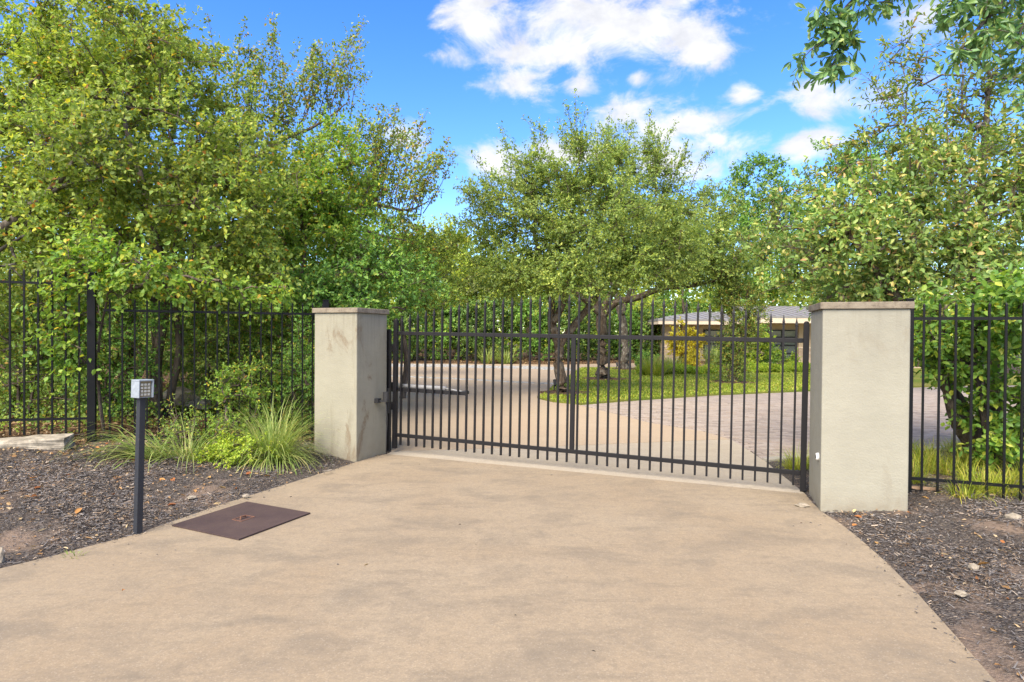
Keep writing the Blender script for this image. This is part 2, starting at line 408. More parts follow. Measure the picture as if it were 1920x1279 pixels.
M['deadleaf'] = leafmat('dead_leaf', [(0, (.10, .055, .03)), (.4, (.19, .11, .055)), (.75, (.27, .18, .09)), (1, (.4, .3, .16))], .1, .7, .2)
M['deadleaf_t'] = leafmat('dead_leaf_tan', [(0, (.22, .12, .05)), (.4, (.34, .21, .10)), (.75, (.42, .30, .16)), (1, (.5, .4, .25))], .1, .75, .2)
M['deadleaf_o'] = leafmat('dead_leaf_single', [(0, (.26, .09, .035)), (.4, (.38, .17, .05)), (.75, (.45, .28, .10)), (1, (.5, .38, .2))], .1, .7, .2, src='object')
M['bark'] = barkmat('bark_brown', (.065, .05, .04), (.17, .135, .105))
M['bark_oak'] = barkmat('bark_live_oak', (.045, .033, .024), (.14, .105, .075), (.21, .18, .14), 18)
M['bark_grey'] = barkmat('bark_grey_lichen', (.06, .05, .042), (.14, .12, .10), (.27, .26, .22), 20)
M['bark_dark'] = barkmat('bark_dark', (.03, .024, .02), (.085, .068, .055))

# ------------------------------------------------------------------ foliage generators
RHOMB = (np.array([(0, 0, 0), (.45, .5, .10), (1, 0, -.08), (.45, -.5, .10)]), np.array([(0, 1, 2), (0, 2, 3)])[:, ::-1])
OVAL = (np.array([(0, 0, 0), (.3, .44, .07), (.68, .42, .06), (1, 0, -.12), (.68, -.42, .06), (.3, -.44, .07)]), np.array([(0, 3, 2, 1), (0, 5, 4, 3)]))
SLIM = (np.array([(0, 0, 0), (.45, .38, .08), (.8, .42, .03), (1, 0, -.08), (.8, -.42, .03), (.45, -.38, .08)]), np.array([(0, 3, 2, 1), (0, 5, 4, 3)]))

def frames(A, Nn):
    A = nrm(A); S = nrm(np.cross(Nn, A)); return A, S, np.cross(A, S)

def leaves_into(mb, P, A, Nn, L, Wd, tm):
    A, S, U = frames(A, Nn); T, F = tm; k = len(T)
    V = P[:, None] + A[:, None] * (L[:, None] * T[None, :, 0])[..., None] + S[:, None] * (Wd[:, None] * T[None, :, 1])[..., None] + U[:, None] * (L[:, None] * T[None, :, 2])[..., None]
    FF = (F[None] + (np.arange(len(P)) * k)[:, None, None]).reshape(-1, F.shape[1])
    mb.add(V.reshape(-1, 3), FF)

def twigs_into(mb, P0, P1, r):
    """many thin three-sided twigs"""
    d = nrm(P1 - P0); ref = np.where(np.abs(d[:, 2:3]) < .9, np.array([[0, 0, 1.]]), np.array([[1., 0, 0]]))
    u = nrm(np.cross(d, ref)); w = np.cross(d, u); n = len(P0)
    V = np.stack([P0 + u * r, P0 + (-.5 * u + .87 * w) * r, P0 + (-.5 * u - .87 * w) * r, P1], 1)
    F = (np.array([(0, 1, 3), (1, 2, 3), (2, 0, 3)])[None] + (np.arange(n) * 4)[:, None, None]).reshape(-1, 3)
    mb.add(V.reshape(-1, 3), F)

CAMP = np.array([0, 0, 1.53])
def in_view(P, m=.02):
    x = P[:, 0] / np.maximum(P[:, 1], .01); z = (P[:, 2] - 1.53) / np.maximum(P[:, 1], .01)
    return (P[:, 1] > .5) & (np.abs(x) < .835 - m) & (z < .55 - m) & (z > -.55)

def singles_into(name, P, A, Nn, L, Wd, tm, mat, parent, base):
    T, F = tm
    me = MB().add(T, F).mesh(name, False); me.materials.append(mat)
    A, S, U = frames(A, Nn)
    for i in range(len(P)):
        o = bpy.data.objects.new(name, me); COL.objects.link(o); o.parent = parent
        m = Matrix(((A[i][0] * L[i], S[i][0] * Wd[i], U[i][0] * L[i], P[i][0] - base[0]),
                    (A[i][1] * L[i], S[i][1] * Wd[i], U[i][1] * L[i], P[i][1] - base[1]),
                    (A[i][2] * L[i], S[i][2] * Wd[i], U[i][2] * L[i], P[i][2] - base[2]), (0, 0, 0, 1)))
        o.matrix_local = m

def lobe_points(rng, lobe, shell):
    cx, cy, cz, rx, ry, rz, n = lobe
    d = nrm(rng.normal(size=(n, 3)))
    r = shell + (1 - shell) * rng.random(n) ** .6
    ph = rng.random(3) * 6
    bump = 1 + .16 * np.sin(3.1 * d[:, 0] + ph[0]) * np.sin(2.7 * d[:, 2] + ph[1]) + .12 * np.sin(5.3 * d[:, 0] + 4.1 * d[:, 1] + ph[2]) + rng.normal(size=n) * .05
    return np.array([cx, cy, cz]) + d * np.array([rx, ry, rz]) * (r * bump)[:, None]

def tree(name, label, cat, base, trunks, lobes, leaf, lm, bark, tw=(9, .45, 10), up=.25, grav=.15, seed=1, single=None,
         shell=.45, group=None, minz=None, twr=.0035, rtip=.0045, flat_n=.7, shoots=None, parts=('trunk', 'branches', 'crown')):
    rng = np.random.default_rng(seed)
    base = np.array(base, float)
    root = empty(name, base, 0, label, cat, group)
    # trunk nodes
    pos, par, rad = [], [], []
    mt = MB()
    for tr in trunks:
        tr = np.array(tr, float); n = len(tr)
        tt = np.linspace(0, n - 1, max(3, int((n - 1) * 4) + 1)); k = np.clip(tt.astype(int), 0, n - 2); u = (tt - k)[:, None]
        pm, p0, p1, p2 = tr[np.maximum(k - 1, 0)], tr[k], tr[k + 1], tr[np.minimum(k + 2, n - 1)]
        c = .5 * ((2 * p0) + (p1 - pm) * u + (2 * pm - 5 * p0 + 4 * p1 - p2) * u ** 2 + (3 * p0 - pm - 3 * p1 + p2) * u ** 3)
        pts = c[:, :3]; rr = np.maximum(c[:, 3], .004)
        wob = rng.normal(size=pts.shape) * rr[:, None] * .12; wob[0] = 0; pts = pts + wob
        mt.tube(pts - base, rr, 9 if rr[0] > .05 else 6)
        for i in range(len(pts)):
            if i > len(pts) * .35 or n <= 2: pos.append(pts[i]); par.append(-1); rad.append(rr[i])
    mt.build(parts[0], bark, root, flat=False)
    nt0 = len(pos)
    pts = np.concatenate([lobe_points(rng, l, shell) for l in lobes])
    if minz is not None: pts = pts[pts[:, 2] > minz]
    POS = np.zeros((nt0 + len(pts) * 7 + 10, 3)); POS[:nt0] = pos; PAR = np.full(len(POS), -1); cnt = nt0
    cen = np.average([l[:3] for l in lobes], axis=0)
    d0 = np.linalg.norm(pts[:, None] - POS[None, :nt0], axis=2).min(1)
    paths = []; ends = []
    for a in pts[np.argsort(d0)]:
        dv = POS[:cnt] - a
        cost = np.sqrt((dv * dv).sum(1)) + .5 * np.maximum(dv[:, 2], 0)
        j = int(cost.argmin()); s = POS[j]; L = np.linalg.norm(a - s)
        if L < .05: ends.append((a, nrm(a - cen))); continue
        k = int(np.clip(np.ceil(L / .45), 2, 5))
        mid = (s + a) / 2 + np.array([0, 0, .12 * L]) + rng.normal(size=3) * .1 * L
        t = np.linspace(0, 1, k + 1)[1:, None]
        q = (1 - t) ** 2 * s + 2 * t * (1 - t) * mid + t ** 2 * a
        ids = list(range(cnt, cnt + k)); POS[cnt:cnt + k] = q
        PAR[cnt] = j; PAR[cnt + 1:cnt + k] = ids[:-1]; cnt += k
        paths.append([j] + ids); ends.append((a, nrm(q[-1] - (q[-2] if k > 1 else s))))
    wt = np.zeros(cnt)
    wt[[p[-1] for p in paths]] = 1
    for i in range(cnt - 1, nt0 - 1, -1):
        if PAR[i] >= 0: wt[PAR[i]] += wt[i]
    RD = rtip * np.sqrt(np.maximum(wt, 1)); RD[:nt0] = rad
    mb = MB()
    for p in paths:
        r = RD[p].copy(); r[0] = min(r[0], r[1] * 1.15)
        mb.tube(POS[p] - base, r, 5 if r[0] > .02 else 4, cap=False)
    # twigs and leaves
    E = np.array([e[0] for e in ends]); B = np.array([e[1] for e in ends]); n = len(E)
    nt_, tl, nl = tw
    outw = nrm(E - cen)
    dirs = nrm(B[:, None] * .5 + outw[:, None] * .4 + rng.normal(size=(n, nt_, 3)) * .62 + np.array([0, 0, up]))
    ln = tl * (.45 + .8 * rng.random((n, nt_)))
    st = E[:, None] - B[:, None] * (rng.random((n, nt_, 1)) * tl * .8)
    tip = st + dirs * ln[..., None] - np.array([0, 0, 1]) * (grav * ln[..., None] ** 2)
    twigs_into(mb, st.reshape(-1, 3) - base, tip.reshape(-1, 3) - base, twr)
    s = .2 + .85 * rng.random((n, nt_, nl))
    P = st[:, :, None] + dirs[:, :, None] * (ln[:, :, None] * s)[..., None] - np.array([0, 0, 1]) * (grav * (ln[:, :, None] * s) ** 2)[..., None]
    A = dirs[:, :, None] * .55 + rng.normal(size=P.shape) * .6 - np.array([0, 0, grav * .8])
    P = P.reshape(-1, 3); A = A.reshape(-1, 3)
    if shoots:
        for (b, t_, m) in shoots:
            b = np.array(b, float); t_ = np.array(t_, float); Ls = np.linalg.norm(t_ - b)
            side = rng.normal(size=3) * .09 * Ls
            q = np.array([b + (t_ - b) * u + side * sin(u * pi) for u in np.linspace(0, 1, 6)])
            mb.tube(q - base, np.linspace(.009, .002, 6) * (1 + Ls * .12), 4, cap=False)
            u = .12 + .9 * rng.random(m); u.sort()
            pp = b + (t_ - b) * u[:, None] + side * np.sin(u * pi)[:, None]
            off = nrm(rng.normal(size=(m, 3)) + np.array([0, 0, .5])) * (rng.random((m, 1)) ** 1.5) * .42 * (1.2 - u[:, None])
            twigs_into(mb, pp - base, pp + off - base, .0025)
            rep = 5
            P = np.concatenate([P, np.repeat(pp + off, rep, 0) + rng.normal(size=(m * rep, 3)) * .045])
            A = np.concatenate([A, rng.normal(size=(m * rep, 3)) - np.array([0, 0, .35])])
    mb.build(parts[1], bark, root, flat=False, kind='stuff')
    Nn = np.array([0, 0, flat_n]) + rng.normal(size=P.shape) * .6 + nrm(P - cen) * .55 + np.array([0, -.2, 0])
    tm, LL, WW = leaf
    L = LL * (.6 + .65 * rng.random(len(P))); Wd = WW * (.7 + .5 * rng.random(len(P))) * (L / LL) ** .5
    if minz is not None:
        k = P[:, 2] > minz - .1; P, A, Nn, L, Wd = P[k], A[k], Nn[k], L[k], Wd[k]
    if single:
        v = in_view(P); d = np.where(v, np.linalg.norm(P - CAMP, axis=1) - L * 8, 1e9)
        o = np.argsort(d); i1, i2 = o[:single[0]], o[single[0]:]
        singles_into('leaf', P[i1], A[i1], Nn[i1], L[i1], Wd[i1], tm, single[1], root, base)
        P, A, Nn, L, Wd = P[i2], A[i2], Nn[i2], L[i2], Wd[i2]
    ml = MB(); leaves_into(ml, P - base, A, Nn, L, Wd, tm)
    ml.build(parts[2], lm, root, flat=False, kind='stuff')
    return root

def blades(mb, P, H, lean, wid, rng, seg=4, droop=.5, az=None):
    """arching grass blades: P base points, H lengths, lean 0..1"""
    n = len(P); az = rng.random(n) * 2 * pi if az is None else az
    d = np.stack([np.cos(az), np.sin(az), np.zeros(n)], 1); side = np.stack([-np.sin(az), np.cos(az), np.zeros(n)], 1)
    a0 = lean; pts = [P]; p = P; ang = a0.copy()
    for i in range(seg):
        p = p + (d * np.sin(ang)[:, None] + np.array([0, 0, 1]) * np.cos(ang)[:, None]) * (H / seg)[:, None]
        ang = ang + droop * (.5 + rng.random(n)) / seg * (1 + i * .5) * (.4 + lean)
        pts.append(p)
    w = [wid * (1 - (i / seg) ** 1.6) for i in range(seg)]
    rows = []
    for i in range(seg): rows += [pts[i] - side * w[i][:, None], pts[i] + side * w[i][:, None]]
    rows.append(pts[seg])
    V = np.stack(rows, 1); k = 2 * seg + 1
    o = (np.arange(n) * k)[:, None, None]
    if seg > 1:
        F = np.array([(2 * i, 2 * i + 1, 2 * i + 3, 2 * i + 2) for i in range(seg - 1)])
        b0 = mb.n; mb.add(V.reshape(-1, 3), (F[None] + o).reshape(-1, 4))
        mb.F.append((np.array([[(2 * seg - 2), (2 * seg - 1), 2 * seg]])[None] + o).reshape(-1, 3) + b0)
    else:
        mb.add(V.reshape(-1, 3), (np.array([[0, 1, 2]])[None] + o).reshape(-1, 3))

# ------------------------------------------------------------------ the ground, drives and beds
FRONT = [(-1.583, 7.771), (-1.62, 7.72), (-1.75, 7.48), (-1.86, 7.23), (-1.939, 6.99), (-2.13, 6.53), (-2.319, 6.07), (-2.47, 5.70), (-2.603, 5.35), (-2.72, 4.98), (-2.842, 4.60), (-3.0, 4.36),
         (-3.14, 4.13), (-3.34, 3.86), (-3.75, 3.35), (-4.6, 2.5), (-6, 1.5), (-8, .8), (-8, -6), (6, -6), (4, -3), (2.5, -1.2), (1.95, 0), (1.82, .9), (1.92, 1.7), (2.174, 2.747), (2.29, 3.142), (2.42, 3.6),
         (2.555, 4.15), (2.65, 4.65), (2.70, 5.0), (2.715, 5.302), (2.77, 5.6), (2.86, 5.945)]
APRON = [(-1.578, 7.786), (2.866, 5.960), (2.93, 6.35), (3.02, 6.95), (3.108, 7.452), (3.18, 8.2), (3.251, 9.045), (3.003, 9.03), (1.56, 8.66), (.687, 8.42), (-1.385, 7.995), (-1.55, 7.95)]
BACK = [(-1.55, 7.965), (-1.385, 8.008), (.687, 8.433), (1.56, 8.673), (3.003, 9.043), (3.251, 9.057), (3.063, 9.79), (2.435, 10.705), (1.47, 13.41), (.95, 13.85), (.62, 14.6), (.62, 14.95), (.877, 16.05),
        (1.278, 18.43), (1.695, 20.38), (2.25, 23.4), (3.0, 27.45), (3.3, 28.4), (5.2, 28.6), (7, 26.9), (12, 28.5), (21, 30), (21, 33.2), (8, 33.2), (6.3, 33.6), (2.5, 31.3), (-1.9, 31.6), (-5.7, 31.4), (-10, 31),
        (-9, 24), (-5.5, 18), (-3.4, 12), (-2.0, 8.6), (-1.75, 8.1)]
PAVE = [(1.476, 13.413), (2.441, 10.708), (3.069, 9.793), (3.257, 9.05), (3.12, 7.62), (3.5, 7.74), (5.5, 8.35), (9, 9.4), (15, 10.5), (22, 13), (22, 21.2), (14, 19.4), (8.02, 17.04), (5.235, 15.8), (3.04, 14.49)]
LAWN = [(1.47, 13.42), (.95, 13.86), (.63, 14.6), (.625, 14.95), (.877, 16.05), (1.278, 18.43), (1.695, 20.38), (2.25, 23.4), (3.0, 27.45), (3.3, 28.4), (5.2, 28.6), (7, 26.9), (12, 28.5), (21, 30), (21, 21), (14, 19.4), (8.02, 17.045), (5.235, 15.805), (3.04, 14.5)]
MB().prism(FRONT, -.12, 0).build('driveway', M['drive'], kind='structure')
MB().prism(APRON, -.12, -.002).build('gate_apron', M['apron'], kind='structure')
MB().prism(BACK, -.12, 0).build('inner_driveway', M['back_drive'], kind='structure')
# far ground to the horizon
g = MB(); g.add([(-900, -300, -.14), (900, -300, -.14), (900, 1500, -.14), (-900, 1500, -.14)], [(0, 1, 2, 3)])
g.build('ground', M['soil'], kind='structure')

def dist_all(x, y):
    return np.minimum.reduce([sdist(x, y, p) for p in (FRONT, APRON, BACK, PAVE)])
def fence_s(x, y): return (y - 7.95) - .44 * (x + 2.5)      # >0 behind the left fence
def height(x, y):
    d = dist_all(x, y)
    left = x < 0
    h = np.where(left, np.clip(.112 * d, -.06, .36) , np.clip(.112 * d, -.06, .12))
    h = np.where(left & (y > 9), np.clip(.07 * d, -.06, .36), h)
    h = h - .008 + np.clip(d * 4, 0, 1) * (.014 * vnoise(x, y, 5, 1) + .008 * vnoise(x, y, 13, 2) + .02 * vnoise(x, y, 1.5, 3))
    return h
def hz(x, y): return float(height(np.array([x]), np.array([y]))[0])

def patch(name, x0, x1, y0, y1, res, mask, mat, label=None):
    nx = int((x1 - x0) / res) + 1; ny = int((y1 - y0) / res) + 1
    X, Y = np.meshgrid(np.linspace(x0, x1, nx), np.linspace(y0, y1, ny)); X = X.ravel(); Y = Y.ravel()
    Z = height(X, Y)
    i = (np.arange(ny - 1)[:, None] * nx + np.arange(nx - 1)[None]).ravel()
    F = np.stack([i, i + 1, i + 1 + nx, i + nx], 1)
    cx = X[F].mean(1); cy = Y[F].mean(1); F = F[mask(cx, cy)]
    used, inv = np.unique(F, return_inverse=True)
    mb = MB(); mb.add(np.stack([X, Y, Z], 1)[used], inv.reshape(F.shape))
    o = mb.build(name, mat, flat=False, kind='structure')
    return o
patch('mulch_bed', -8.5, -1.2, 1.0, 8.6, .06, lambda x, y: (fence_s(x, y) < .12) & (x < -.5) & (dist_all(x, y) > -.2), M['mulch'])
patch('mulch_bed', 1.5, 9, -1.0, 8.2, .06, lambda x, y: (x > 1.5) & (dist_all(x, y) > -.2) & (y < 9), M['mulch'])
patch('woodland_floor', -30, -1, 4.0, 34, .25, lambda x, y: (fence_s(x, y) > -.12) & (x < 0) & (dist_all(x, y) > -.4), M['litter'])
patch('woodland_floor', -40, 24, 30.8, 60, .7, lambda x, y: (dist_all(x, y) > -.8), M['litter'])

# pavers
MB().prism(PAVE, -.12, -.012).build('paver_court', M['paver_b'], kind='structure')
court = bpy.data.objects['paver_court']
rng = np.random.default_rng(8)
gx = []
for r in range(0, 66):
    for c in range(0, 110):
        gx.append((1.2 + c * .2 + (.1 if r % 2 else 0), 7.65 + r * .1))
gx = np.array(gx); k = sdist(gx[:, 0], gx[:, 1], PAVE) < -.085; gx = gx[k]
ratio = gx[:, 0] / gx[:, 1]
vis = ((ratio < .486) | ((ratio > .66) & (ratio < .83)))
d = np.where(vis, np.hypot(gx[:, 0], gx[:, 1]), 99)
o = np.argsort(d); near, rest = gx[o[:300]], gx[o[300:]]; rest = rest[np.abs(rest[:, 0] / rest[:, 1]) < .95]
bk = MB(); a, b, e = .098, .048, .006
bk.add([(-a, -b, -.02), (a, -b, -.02), (a, b, -.02), (-a, b, -.02), (-a, -b, -.004), (a, -b, -.004), (a, b, -.004), (-a, b, -.004), (-a + e, -b + e, 0), (a - e, -b + e, 0), (a - e, b - e, 0), (-a + e, b - e, 0)],
       [(0, 1, 5, 4), (1, 2, 6, 5), (2, 3, 7, 6), (3, 0, 4, 7), (4, 5, 9, 8), (5, 6, 10, 9), (6, 7, 11, 10), (7, 4, 8, 11), (8, 9, 10, 11)])
pm = bk.mesh('paver'); pm.materials.append(M['paver_o'])
for x, y in near:
    q = bpy.data.objects.new('paver', pm); COL.objects.link(q); q.parent = court
    q.location = (x, y, rng.normal() * .0015); q.rotation_euler = (rng.normal() * .012, rng.normal() * .008, rng.normal() * .006)
T = np.concatenate(bk.V); F4 = np.concatenate([f for f in bk.F]); n = len(rest)
V = T[None] + np.concatenate([rest, rng.normal(size=(n, 1)) * .0018], 1)[:, None]
MB().add(V.reshape(-1, 3), (F4[None] + (np.arange(n) * 12)[:, None, None]).reshape(-1, 4)).build('paver_field', M['paver_i'], court, kind='stuff')
kb = MB()
KL = [(3.14, 7.46), (3.5, 7.6), (5.5, 8.21), (9, 9.26), (15, 10.36)]
kb.prism(KL + [(x - .03, y + .12) for x, y in KL[::-1]], -.1, .03)
kb.build('kerb_strip', M['kerb'], kind='structure', bevel=.01)

# lawn
lo = MB().prism(LAWN, -.12, .03); 
def thatch():
    m, t = newmat('lawn_thatch'); v = objc(t)
    c = mixc(t, mapr(t, noise(t, v, .5, 4, .6), .38, .62, 0, 1), (.13, .175, .025), (.24, .22, .055))
    c = mixc(t, mapr(t, noise(t, v, 40, 4, .7), .35, .65, .5, 0), c, (.06, .09, .015)); finish(t, c, .95, noise(t, v, 60, 3), .6, .02, .1); return m
lo = lo.build('lawn', thatch(), kind='structure')
rng = np.random.default_rng(5)
P = np.stack([rng.uniform(.4, 16, 150000), rng.uniform(13.3, 28.6, 150000)], 1)
keep = (sdist(P[:, 0], P[:, 1], LAWN) < -.02) & (P[:, 0] / P[:, 1] < .56) & (rng.random(len(P)) < np.clip(1.5 - P[:, 1] / 22, .35, 1))
for (tx, ty, tr_) in ((1.33, 15.94, .55), (3.12, 21.0, .65), (5.0, 27.2, .6), (7.13, 19.96, .6)):
    keep &= np.hypot(P[:, 0] - tx, (P[:, 1] - ty) * .8) > tr_ * (.75 + .4 * rng.random(len(P)))
P = P[keep]; n = len(P)
mb = MB(); blades(mb, np.concatenate([P, np.full((n, 1), .03)], 1), .025 + .04 * rng.random(n), .3 + .8 * rng.random(n), .006 + .005 * rng.random(n) + P[:, 1] * .0002, rng, 2)
mb.build('lawn_grass', M['lawnblade'], flat=False, kind='stuff', label='short bright green lawn grass under the oaks', cat='grass')

for i, (tx, ty, rr) in enumerate(((1.4, 15.9, .62), (3.2, 20.95, .8), (5.1, 27.2, .7), (7.13, 19.9, .75))):
    a = np.arange(22) * 2 * pi / 22; q = rr * (1 + .12 * np.sin(3 * a + i) + .08 * np.sin(7 * a + i))
    MB().prism(list(zip(tx + q * np.cos(a), ty + q * .9 * np.sin(a))), .0, .042).build('mulch_ring', M['litter'], kind='structure')
# cobble bands across the inner drive
def cobbles(line, wid, n, seed):
    rng = np.random.default_rng(seed); mb = MB(); line = np.array(line)
    seg = np.linalg.norm(np.diff(line, axis=0), axis=1); cum = np.concatenate([[0], np.cumsum(seg)])
    for i in range(n):
        t = rng.random() * cum[-1]; k = min(np.searchsorted(cum, t) - 1, len(seg) - 1); k = max(k, 0)
        p = line[k] + (line[k + 1] - line[k]) * (t - cum[k]) / seg[k]; y = p[1] + (rng.random() - .5) * wid
        a = .07 + .06 * rng.random(); b = .06 + .04 * rng.random(); h = .012 + .02 * rng.random()
        ang = np.arange(6) * pi / 3 + rng.random()
        r1 = np.stack([p[0] + a * np.cos(ang), y + b * np.sin(ang), np.full(6, -.01)], 1); r2 = np.stack([p[0] + a * .75 * np.cos(ang), y + b * .75 * np.sin(ang), np.full(6, h)], 1)
        j = np.arange(6); j2 = (j + 1) % 6
        bb = mb.n; mb.add(np.concatenate([r1, r2]), np.stack([j, j2, 6 + j2, 6 + j], 1)); mb.F.append(np.array([[6, 7, 8, 9, 10, 11]]) + bb)
    return mb
for ln, wd, nn, sd_ in (([(-4.9, 22.2), (-3.967, 21.87), (-1.42, 20.6), (.55, 19.3), (1.35, 19.0)], .25, 170, 1), ([(-7, 29.5), (-3, 29.3), (.5, 28.3), (2.6, 27.2)], 2.2, 700, 2)):
    cobbles(ln, wd, nn, sd_).build('cobble_band', M['cobble'], flat=False, kind='stuff', label='rough grey cobble strip across inner drive near lawn tip' if sd_ == 1 else 'broad grey cobble band at far end of inner drive', cat='cobbles')

# mulch chips, litter
def scatter(name, n, x0, x1, y0, y1, ok, mat, L, Wd, tm, label, cat, seed, tilt=.35, lift=.006, kind='stuff', dens=None):
    rng = np.random.default_rng(seed); x = rng.uniform(x0, x1, n); y = rng.uniform(y0, y1, n)
    d = dist_all(x, y); k = ok(x, y, d)
    soil = vnoise(x, y, 1.1, 17) + .5 * vnoise(x, y, 2.7, 19)
    if dens: k &= rng.random(n) < dens(x, y, d, soil)
    x, y = x[k], y[k]; m = len(x)
    az = rng.random(m) * 2 * pi
    A = np.stack([np.cos(az), np.sin(az), rng.normal(size=m) * tilt * .5], 1)
    Nn = np.array([0, 0, 1]) + rng.normal(size=(m, 3)) * tilt
    ln = L * (.35 + 1.3 * rng.random(m) ** 1.8); w = Wd * (.5 + rng.random(m))
    mb = MB(); leaves_into(mb, np.stack([x, y, height(x, y) + lift + .008 * rng.random(m)], 1), A, Nn, ln, w, tm)
    return mb.build(name, mat, flat=True, kind=kind, label=label, cat=cat)
CHIP = (np.array([(0, -.5, 0), (1, -.35, .02), (1, .4, .06), (0, .5, 0)]), np.array([(0, 1, 2), (0, 2, 3)]))
infront = lambda x, y, d: (fence_s(x, y) < .3) & (d > .005)
cd = lambda x, y, d, s: np.where(s > .3, .12, 1) * np.clip(d * 2 + .2, 0, 1)
scatter('mulch_chips', 170000, -5.2, -1.5, 2.8, 8.2, infront, M['chips'], .03, .0052, CHIP, 'dark shredded mulch covering the bed left of the driveway', 'mulch', 21, dens=cd)
scatter('mulch_chips', 150000, 1.9, 5.6, 1.8, 6.6, lambda x, y, d: (x > 1.9) & (d > .005), M['chips'], .03, .0052, CHIP, 'dark shredded mulch covering the bed right of the driveway', 'mulch', 22, dens=cd)
scatter('leaf_litter', 5200, -6, -1.6, 3.2, 8.4, lambda x, y, d: (fence_s(x, y) < .4) & (d > .02), M['deadleaf_t'], .036, .02, OVAL, 'dry tan leaf litter strewn over the left mulch bed', 'leaf litter', 23, .5, dens=lambda x, y, d, s: np.clip(.15 + .3 * d, 0, 1))
scatter('leaf_litter', 900, 1.9, 5.5, 2, 6.6, lambda x, y, d: (x > 1.9) & (d > .02), M['deadleaf_t'], .03, .016, OVAL, 'scattered orange leaf bits over the right mulch bed', 'leaf litter', 24, .5)
scatter('leaf_litter', 26000, -11, -2.4, 6.5, 16, lambda x, y, d: (fence_s(x, y) > 0) & (d > .05), M['deadleaf'], .06, .035, OVAL, 'brown fallen leaves carpeting the ground behind the left fence', 'leaf litter', 25, .6)
scatter('leaf_litter', 5000, -12, 9, 31, 36, lambda x, y, d: (d > .1), M['deadleaf'], .12, .07, OVAL, 'brown leaf mulch along the far edge of the inner drive', 'leaf litter', 26, .6)

rngd = np.random.default_rng(29); nd_ = 170
xd = rngd.uniform(-3, 2.6, nd_); yd = rngd.uniform(2.4, 7.6, nd_); kd = (sdist(xd, yd, FRONT) < -.02) & (rngd.random(nd_) < np.clip(1.1 + sdist(xd, yd, FRONT) * 1.2, .25, 1)); xd, yd = xd[kd], yd[kd]; nd_ = len(xd)
azd = rngd.random(nd_) * 6.28; mbd = MB()
leaves_into(mbd, np.stack([xd, yd, np.full(nd_, .004)], 1), np.stack([np.cos(azd), np.sin(azd), np.zeros(nd_)], 1), np.array([0, 0, 1]) + rngd.normal(size=(nd_, 3)) * .2, .008 + .022 * rngd.random(nd_) ** 2, .004 + .008 * rngd.random(nd_), OVAL)
mbd.build('driveway_debris', M['chips'], flat=True, kind='stuff', label='tiny crumbs of mulch and leaf scattered on driveway concrete', cat='debris')
rngd = np.random.default_rng(31); nd_ = 60000
xd = rngd.uniform(-5, 3, nd_); yd = rngd.uniform(2.2, 7.7, nd_); sdv = sdist(xd, yd, FRONT); sda = sdist(xd, yd, APRON)
kd = (sdv < 0) & (sda > .25) & (rngd.random(nd_) < .75 * np.exp(sdv / .035) * (.35 + .65 * (vnoise(xd, yd, 2.3, 40) > -.1))); xd, yd = xd[kd], yd[kd]; nd_ = len(xd); azd = rngd.random(nd_) * 6.28; mbd = MB()
leaves_into(mbd, np.stack([xd, yd, .003 + .006 * rngd.random(nd_)], 1), np.stack([np.cos(azd), np.sin(azd), rngd.normal(size=nd_) * .1], 1), np.array([0, 0, 1]) + rngd.normal(size=(nd_, 3)) * .25, .01 + .025 * rngd.random(nd_) ** 1.5, .004 + .004 * rngd.random(nd_), CHIP)
mbd.build('mulch_spill', M['chips'], flat=True, kind='stuff', label='crumbs of mulch spilt over the edges of driveway', cat='debris')
# single fallen leaves that show
rng = np.random.default_rng(77)
lfm = MB().add(OVAL[0] * np.array([1, 1, 1.2]), OVAL[1]).mesh('fallen_leaf', False); lfm.materials.append(M['deadleaf_o'])
def fallen(x, y, L, lab, grp, z=None):
    o = bpy.data.objects.new('fallen_leaf', lfm); COL.objects.link(o)
    o.location = (x, y, (hz(x, y) + .012) if z is None else z); o.rotation_euler = (rng.normal() * .3, rng.normal() * .3, rng.random() * 6.28); o.scale = (L, L * .55, L)
    props(o, lab, 'leaf', grp)
n = 0
while n < 45:
    x, y = rng.uniform(-5, -2), rng.uniform(3.8, 7.6)
    if infront(np.array([x]), np.array([y]), dist_all(np.array([x]), np.array([y])))[0] and abs(x / y) < .82:
        fallen(x, y, .05 + .04 * rng.random(), 'dry orange fallen leaf on the mulch left of the driveway', 'fallen leaves on the left mulch bed'); n += 1
n = 0
while n < 28:
    x, y = rng.uniform(2.4, 4.6), rng.uniform(3.0, 5.9)
    if dist_all(np.array([x]), np.array([y]))[0] > .05 and abs(x / y) < .82:
        fallen(x, y, .04 + .035 * rng.random(), 'orange fallen leaf on the mulch right of the driveway', 'fallen leaves on the right mulch bed'); n += 1
fallen(-.96, 4.02, .05, 'small brown leaf lying alone on the open driveway concrete', None, .006)
fallen(-2.3, 3.62, .05, 'small curled leaf on driveway edge below the keypad post', None, .006)

# ------------------------------------------------------------------ masonry pillars
UA = R(-22.5)
def rock_mesh(name, sx, sy, sz, seed, mat, sub=2):
    import bmesh
    bm = bmesh.new(); bmesh.ops.create_icosphere(bm, subdivisions=sub, radius=1)
    r = np.random.default_rng(seed)
    ph = r.random(6) * 6
    for v in bm.verts:
        c = v.co
        c *= 1 + .18 * sin(3 * c.x + ph[0]) * sin(2.6 * c.y + ph[1]) + .12 * sin(5 * c.z + 3 * c.x + ph[2]) + r.normal() * .04
        c.z = max(c.z, -.45)
        v.co = Vector((c.x * sx, c.y * sy, c.z * sz))
    me = bpy.data.meshes.new(name); bm.to_mesh(me); bm.free(); me.materials.append(mat); me.shade_flat(); return me

